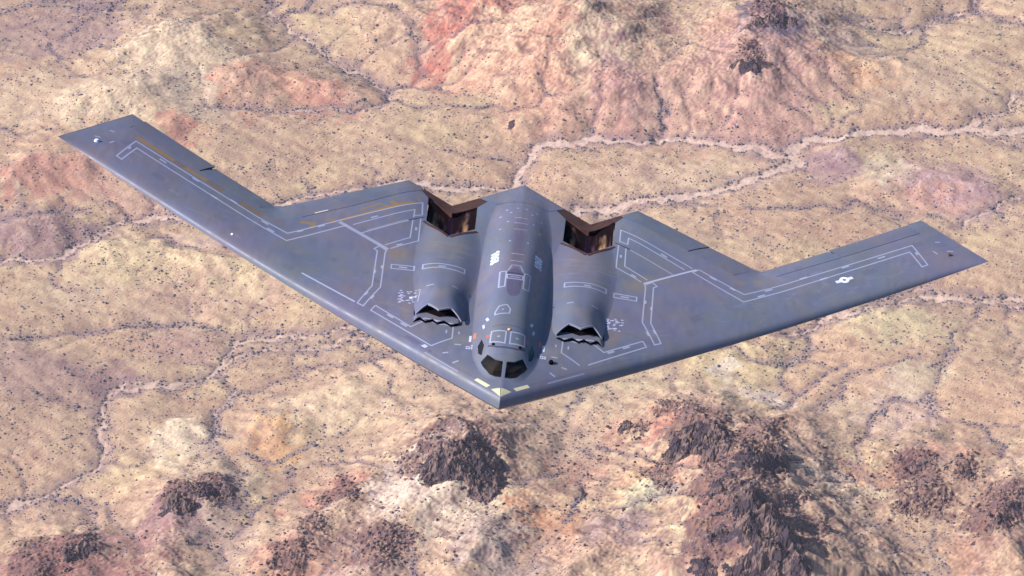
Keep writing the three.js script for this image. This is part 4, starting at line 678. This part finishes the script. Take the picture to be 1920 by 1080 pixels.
// label, frame-space lumps [x, y of the base, half-width px, depth px, height m]
const OUTCROPS = [
  ['dark jagged crag crowning the pale slope right below the bomber nose', [[845, 868, 36, 24, 18], [888, 848, 28, 22, 22], [905, 905, 26, 26, 15], [815, 888, 30, 20, 10], [925, 880, 18, 16, 10]]],
  ['rounded dark purple crag, upper left peak of the rock cluster below the left wing', [[1310, 832, 46, 26, 24], [1275, 845, 26, 16, 13], [1340, 838, 26, 16, 17]]],
  ['dark crag with flat top, right-hand peak of the rock cluster below the left wing', [[1430, 858, 38, 20, 20], [1458, 852, 24, 16, 18], [1396, 868, 26, 14, 12]]],
  ['broken brown rocks in the middle of the rock cluster below the left wing', [[1350, 905, 26, 18, 10], [1390, 912, 24, 16, 11], [1330, 925, 16, 12, 8], [1440, 890, 18, 12, 8]]],
  ['tall dark cliff with shaded right face at the bottom edge right of centre', [[1400, 940, 26, 20, 24], [1425, 985, 36, 22, 28], [1455, 1030, 36, 24, 28], [1425, 1065, 40, 24, 24], [1490, 1065, 24, 18, 18]]],
  ['brown rocky spur running down to the bottom edge left of the tall dark cliff', [[1345, 1010, 18, 18, 9], [1318, 1062, 20, 16, 9], [1372, 1078, 16, 12, 8]]],
  ['small dark pointed rock peak near the lower left corner of the desert', [[335, 944, 22, 14, 16], [318, 952, 16, 10, 8]]],
  ['low dark rock rim just right of the small pointed peak', [[392, 916, 28, 10, 9], [424, 922, 18, 9, 6], [374, 922, 14, 8, 6]]],
  ['dark rock knob on the reddish hill at the lower left', [[150, 1034, 24, 12, 9], [128, 1044, 14, 9, 6]]],
  ['scattered dark rocks on the slope near the right edge, below the pale trail', [[1735, 950, 15, 8, 6], [1762, 938, 14, 8, 6], [1704, 962, 13, 7, 5], [1688, 948, 9, 6, 4], [1720, 972, 10, 6, 4], [1780, 952, 9, 6, 4], [1745, 968, 8, 5, 3]]],
  ['dark rock tooth at the right end of the low reddish ridge', [[1808, 888, 13, 9, 9], [1822, 900, 9, 6, 5], [1795, 896, 7, 5, 4]]],
  ['purple-brown rock crest on the left part of the low reddish ridge', [[1728, 880, 20, 8, 7], [1700, 890, 14, 6, 5], [1745, 892, 10, 6, 4]]],
  ['long dark rock rib at the lower right corner', [[1850, 1000, 22, 8, 5], [1822, 1022, 14, 6, 4], [1880, 975, 20, 8, 6], [1905, 950, 20, 8, 6], [1918, 925, 16, 8, 6], [1862, 968, 10, 5, 4]]],
  ['dark purple summit rocks of the hill at the top right of centre', [[1425, 38, 26, 11, 8], [1468, 38, 24, 11, 9], [1400, 52, 14, 7, 5]]],
  ['reddish broken rocks halfway down the purple hill, right of the tail', [[1405, 124, 22, 12, 9], [1432, 120, 18, 9, 7], [1370, 122, 16, 8, 6]]],
  ['small dark rock patch on the plain behind the tail', [[960, 234, 20, 7, 5], [930, 228, 14, 5, 3]]],
  ['small orange-red rock knob in front of the left wing', [[1255, 786, 18, 8, 6], [1232, 790, 12, 6, 4]]],
  ['dark round boulder on the slope in front of the inner left wing', [[1170, 800, 10, 9, 8]]],
];
OUTCROPS.forEach(([label, lumps], i) => {
  const L = lumps.map(([px, py, rx, rz, h]) => { const p = hit(px, py); return [p[0], p[2], rx * 0.51 * 1.1, rz * 0.51 * 1.5, h * 0.66, 0]; }), base = [L[0][0], heightAt(L[0][0], L[0][1]), L[0][1]];
  if (L.length > 1) for (const [x, z, rx, rz, h] of [...L]) for (let k = 0; k < 7; k++) { const t = rnd() * 6.28, d = 0.8 + 0.75 * rnd(), f = 0.1 + 0.24 * rnd() * rnd(); L.push([x + Math.cos(t) * rx * d, z + Math.sin(t) * rz * d, rx * f * 1.3, rz * f * 1.3, h * f * 1.2]); }
  const o = shade(new THREE.Mesh(rockGeometry(L, base, i + 1), rockMat));
  o.name = numbered('rock_outcrop'); o.position.set(...base); tag(o, label, 'rock outcrop'); scene.add(o);
});
// ---------------------------------------------------------------- desert shrubs and loose rocks
function lumpy(parts, seed) {
  const gs = parts.map(([x, y, z, r, fl]) => {
    let g = new THREE.IcosahedronGeometry(1, 1); g.deleteAttribute('uv'); g.deleteAttribute('normal'); g = mergeVertices(g, 1e-4);
    const p = g.attributes.position;
    for (let i = 0; i < p.count; i++) { const k = r * (0.78 + 0.5 * rnd()); p.setXYZ(i, x + p.getX(i) * k, Math.max(-0.05, y + p.getY(i) * k * fl), z + p.getZ(i) * k); }
    return g;
  });
  const g = mergeGeometries(gs).toNonIndexed(); g.computeVertexNormals(); return g;
}
const SHRUBS = [
  lumpy([[0, 0.45, 0, 0.55, 0.9], [0.45, 0.35, 0.2, 0.42, 0.9], [-0.4, 0.4, 0.15, 0.4, 1], [0.05, 0.35, -0.45, 0.4, 0.9], [-0.15, 0.7, -0.05, 0.36, 0.8]]),
  lumpy([[0, 0.4, 0, 0.5, 0.8], [0.5, 0.3, -0.2, 0.4, 0.8], [-0.5, 0.3, -0.1, 0.38, 0.8], [0.1, 0.6, 0.25, 0.36, 0.9]]),
  lumpy([[0.2, 0.55, 0, 0.5, 1], [-0.35, 0.4, 0.1, 0.45, 0.9], [0, 0.85, 0.05, 0.36, 0.8], [0.1, 0.35, 0.45, 0.35, 0.9]]),
];
const shrubMats = ['#756f70', '#6a6874', '#7c7272', '#776a7a'].map((h) => new THREE.MeshStandardMaterial({ color: new THREE.Color(...lin(h).map((v) => v * 0.75)), roughness: 1 }));
const outline = [[0, 0], [SPAN, SPAN * T33], [22.506, 20.861], [13.534, 14.966], [6.52, 19.841], [3.925, 17.957], [0, 21], [-3.925, 17.957], [-6.52, 19.841], [-13.534, 14.966], [-22.506, 20.861], [-SPAN, SPAN * T33]].map(([x, a]) => { const v = new THREE.Vector3(x, 0.3 + flexY(x), -a).applyQuaternion(bomber.quaternion).add(bomber.position); return frameOf(v.x, v.y, v.z); });
const hidden = (px, py) => { let c = false; for (let i = 0, j = outline.length - 1; i < outline.length; j = i++) { const [xi, yi] = outline[i], [xj, yj] = outline[j]; if ((yi > py) !== (yj > py) && px < (xj - xi) * (py - yi) / (yj - yi) + xi) c = !c; } return c; };
const shrubs = [];
for (let n = 0; n < 270000; n++) {
  const x = -590 + rnd() * 1180, z = -560 + rnd() * 1020, wd = washD(x, z), gd = gullyD(x, z);
  if (wd < 0.3) continue;
  let dens = 0.05 + 0.34 * sstep(-0.15, 0.55, fbm(x * 0.014, z * 0.017, 4)) + 0.2 * sstep(0.1, 0.7, n2(x * 0.05, z * 0.05));
  const m = hillAt(x, z), ch = clamp((grid(CH, x, z) ?? 0) * 1.25); dens *= m > 8 ? 0.55 : 1;
  const bank = sstep(7, 0.5, wd), gully = sstep(5, 0.3, gd), apron = sstep(26, 6, wd) * sstep(-0.2, 0.4, n2(x * 0.03 + 9, z * 0.03));
  dens = Math.max(dens, bank * (0.5 + 0.5 * sstep(-0.3, 0.2, n2(x * 0.06, z * 0.06))), 0.9 * gully, ch, dens + 0.3 * apron);
  if (rnd() > dens) continue;
  const big = Math.max(bank, gully * 0.5, ch * 0.6);
  let r = (0.36 + 0.85 * rnd() * rnd()) * (1 + 0.75 * big * rnd()) + (rnd() < 0.1 + 0.16 * big ? 0.4 + 1.0 * rnd() * rnd() : 0);
  shrubs.push({ x, z, r, t: rnd() * 6.28, k: rnd() * 3 | 0, c: rnd() * 4 | 0, sy: 0.75 + 0.5 * rnd(), bank, gully, m });
}
for (const s of shrubs) { s.y = heightAt(s.x, s.z) - 0.08 * s.r; const f = frameOf(s.x, s.y + 0.5, s.z); s.f = f; s.see = f[0] > 4 && f[0] < 1916 && f[1] > 4 && f[1] < 1076 && !hidden(f[0], f[1]); }
shrubs.sort((a, b) => (b.see - a.see) || b.r - a.r);
const MARKS = [[107, 255, 'the right wing tip'], [249, 215, 'the rear corner of the right wing tip'], [300, 330, 'the outer right wing'], [420, 430, 'the middle of the right wing'], [520, 375, 'the right trailing-edge notch'], [600, 540, 'the inner right wing'], [765, 330, 'the right rear point'], [850, 380, 'the right exhaust notch'], [985, 340, 'the tail'], [1110, 410, 'the left exhaust notch'], [1193, 390, 'the left rear point'], [1300, 440, 'the inner left trailing edge'], [1425, 500, 'the left trailing-edge notch'], [1600, 440, 'the outer left trailing edge'], [1728, 405, 'the rear corner of the left wing tip'], [1853, 490, 'the left wing tip'], [1600, 590, 'the outer left wing'], [1350, 660, 'the middle of the left wing'], [1150, 720, 'the inner left wing'], [935, 780, 'the nose'], [760, 680, 'the right leading edge near the nose'],
  [1440, 40, 'the dark summit rocks'], [1410, 120, 'the reddish rocks of the purple hill'], [870, 28, 'the red slope at the top'], [1000, 70, 'the cream hill at the top'], [550, 155, 'the orange patch at the upper left'], [330, 70, 'the cream hill at the upper left'], [90, 60, 'the purple ground in the upper left corner'], [60, 310, 'the red bank at the left edge'], [80, 415, 'the purple slope at the left edge'], [1490, 300, 'the fork of the pale wash'], [1200, 268, 'the wash beyond the tail'], [1250, 378, 'the lower branch of the wash'], [1750, 250, 'the wash at the right edge'], [1850, 215, 'the side wash at the right edge'], [1780, 340, 'the pinkish patch at the right'], [1565, 300, 'the purple slope by the wash fork'], [1690, 565, 'the braided wash'], [1870, 570, 'the braided wash at the right edge'], [1800, 60, 'the plain in the upper right corner'], [1600, 125, 'the orange streak at the upper right'],
  [210, 732, 'the bend of the lower left wash'], [190, 830, 'the straight stretch of the lower left wash'], [60, 935, 'the lower left wash at the frame edge'], [380, 700, 'the upper stretch of the lower left wash'], [620, 632, 'the wash under the right wing'], [510, 815, 'the ochre patch at the lower left'], [340, 820, 'the cream patch at the lower left'], [335, 940, 'the small pointed peak'], [150, 1035, 'the reddish hill in the lower left corner'], [600, 690, 'the dark gully line'], [410, 800, 'the lower bend of the gully line'], [860, 870, 'the dark crag under the nose'], [780, 940, 'the pale slope under the nose'], [1030, 960, 'the cream shelf at the bottom'], [1310, 820, 'the rounded purple crag'], [1430, 850, 'the flat-topped crag'], [1410, 1000, 'the tall dark cliff'], [1200, 930, 'the yellow-green patch'], [1740, 945, 'the scattered dark rocks'], [1880, 970, 'the dark rib in the lower right corner'], [1420, 740, 'the white patch below the left wing'], [1680, 770, 'the pink patch at the lower right'], [1560, 700, 'the tan plain below the left wing'], [1850, 760, 'the tan plain at the right edge'], [60, 690, 'the purple ground at the left edge'], [250, 500, 'the yellow hill at the left'], [420, 560, 'the plain below the right wing'], [700, 1030, 'the rocky slope at the bottom']];
const DIRS = ['right of', 'below right of', 'below', 'below left of', 'left of', 'above left of', 'above', 'above right of'];
const seen = {};
function placeOf(s) {
  let best = null; for (const m of MARKS) { const d = Math.hypot(s.f[0] - m[0], s.f[1] - m[1]); if (!best || d < best[0]) best = [d, m]; }
  const [d, m] = best, k = Math.round(Math.atan2(s.f[1] - m[1], s.f[0] - m[0]) / (Math.PI / 4) + 8) % 8;
  return (d < 45 ? 'close ' : d < 95 ? 'somewhat ' : 'far ') + DIRS[k] + ' ' + m[2];
}
const same = {}, first = {}, rest = [[], [], []];
shrubs.forEach((s, i) => {
  if (i < 300 && s.see) {
    const key = s.k + '_' + s.c, o = first[key] ? first[key].clone() : (first[key] = shade(new THREE.Mesh(SHRUBS[s.k], shrubMats[s.c])));
    const where = placeOf(s);
    o.name = numbered('desert_shrub'); o.position.set(s.x, s.y, s.z); o.rotation.y = s.t; o.scale.set(s.r, s.r * s.sy, s.r);
    const look = s.bank > 0.25 ? 'wash-bank shrub' : s.gully > 0.25 ? 'gully shrub' : s.m > 8 ? 'hillside shrub' : 'plain shrub'; o.userData = { label: look + ' ' + where, category: 'shrub', group: 'large shrubs of the desert floor' }; (same[o.userData.label] ??= []).push([s.f[0], o]); scene.add(o);
  } else rest[s.k].push(s);
});
for (const l of Object.values(same)) {                // several in one spot: told apart from left to right
  l.sort((a, b) => a[0] - b[0]);
  const w = l.length === 2 ? ['left one', 'right one'] : l.length === 3 ? ['leftmost', 'middle one', 'rightmost'] : ['leftmost', 'second from left', 'third from left', 'fourth from left', 'fifth from left', 'sixth from left', 'seventh from left'];
  if (l.length > 1) l.forEach(([, o], i) => { o.userData.label += ', ' + w[i]; });
}
const mtx = new THREE.Matrix4(), eu = new THREE.Euler(), qt = new THREE.Quaternion(), scl = new THREE.Vector3();
rest.forEach((list, k) => {
  const im = shade(new THREE.InstancedMesh(SHRUBS[k], new THREE.MeshStandardMaterial({ color: 0xffffff, roughness: 1 }), list.length));
  list.forEach((s, i) => { im.setMatrixAt(i, mtx.compose(new THREE.Vector3(s.x, s.y, s.z), qt.setFromEuler(eu.set(0, s.t, 0)), scl.set(s.r, s.r * s.sy, s.r))); const v = 0.85 + 0.5 * rnd(), c = shrubMats[s.c].color; im.setColorAt(i, new THREE.Color(c.r * v, c.g * v, c.b * v)); });
  im.name = ['low_scrub', 'scattered_brush', 'small_bushes'][k]; im.userData.kind = 'stuff';
  tag(im, ['small rounded grey-green scrub dotted all over the desert', 'low spreading brush dotted all over the desert', 'small upright bushes dotted all over the desert'][k], 'scrub'); scene.add(im);
});
{ // loose rocks on the broken ground
  let g = new THREE.IcosahedronGeometry(1, 1); g.deleteAttribute('uv'); g.deleteAttribute('normal'); g = mergeVertices(g, 1e-4);
  const p = g.attributes.position; for (let i = 0; i < p.count; i++) { const k = 0.65 + 0.6 * rnd(); p.setXYZ(i, p.getX(i) * k, p.getY(i) * k * 0.8, p.getZ(i) * k); }
  g = g.toNonIndexed(); g.computeVertexNormals();
  const list = [], BEDS = [...CRAGS, ...[[600, 990, 60], [540, 1050, 60], [930, 1000, 60], [1000, 1040, 60], [1100, 1000, 60], [1230, 920, 50], [1600, 1000, 70], [1700, 1010, 60], [1560, 930, 60], [850, 1010, 70], [780, 1060, 60], [1070, 880, 60], [1000, 840, 60], [1130, 860, 50], [720, 930, 50], [400, 1000, 60], [250, 1050, 60], [1620, 890, 60]].map(([px, py, r]) => { const p = gp(px, py, 12); return [p[0], p[1], r * 0.51]; })];
  for (let n = 0; n < 200000 && list.length < 11000; n++) { const c = BEDS[rnd() * BEDS.length | 0], t = rnd() * 6.28, r = c[2] * 1.25 * Math.sqrt(rnd()), x = c[0] + r * Math.cos(t), z = c[1] + r * Math.sin(t) * 1.4; if (Math.abs(x) > 590 || rnd() > 0.12 + 0.6 * cragAt(x, z) + 0.7 * sstep(0.25, 0.6, n2((x * 0.8 + z * 0.6) * 0.025, (-x * 0.6 + z * 0.8) * 0.11))) continue; list.push([x, heightAt(x, z), z, 0.35 + 1.5 * rnd() ** 4]); }
  const im = shade(new THREE.InstancedMesh(g, new THREE.MeshStandardMaterial({ color: 0xffffff, roughness: 0.95 }), list.length));
  list.forEach(([x, y, z, r], i) => { im.setMatrixAt(i, mtx.compose(new THREE.Vector3(x, y, z), qt.setFromEuler(eu.set(rnd() * 6, rnd() * 6, rnd() * 6)), scl.set(r, r * (0.6 + 0.5 * rnd()), r * (0.7 + 0.6 * rnd())))); const c = [...lin0.rockMid]; mixc(c, rnd() < 0.35 ? lin0.rockDark : lin0.rockPale, rnd()); im.setColorAt(i, new THREE.Color(...c)); });
  im.name = 'loose_rocks'; im.userData.kind = 'stuff'; tag(im, 'loose brown and purple rocks strewn over the crags and rocky slopes', 'rocks'); scene.add(im);
}
renderer.render(scene, camera);
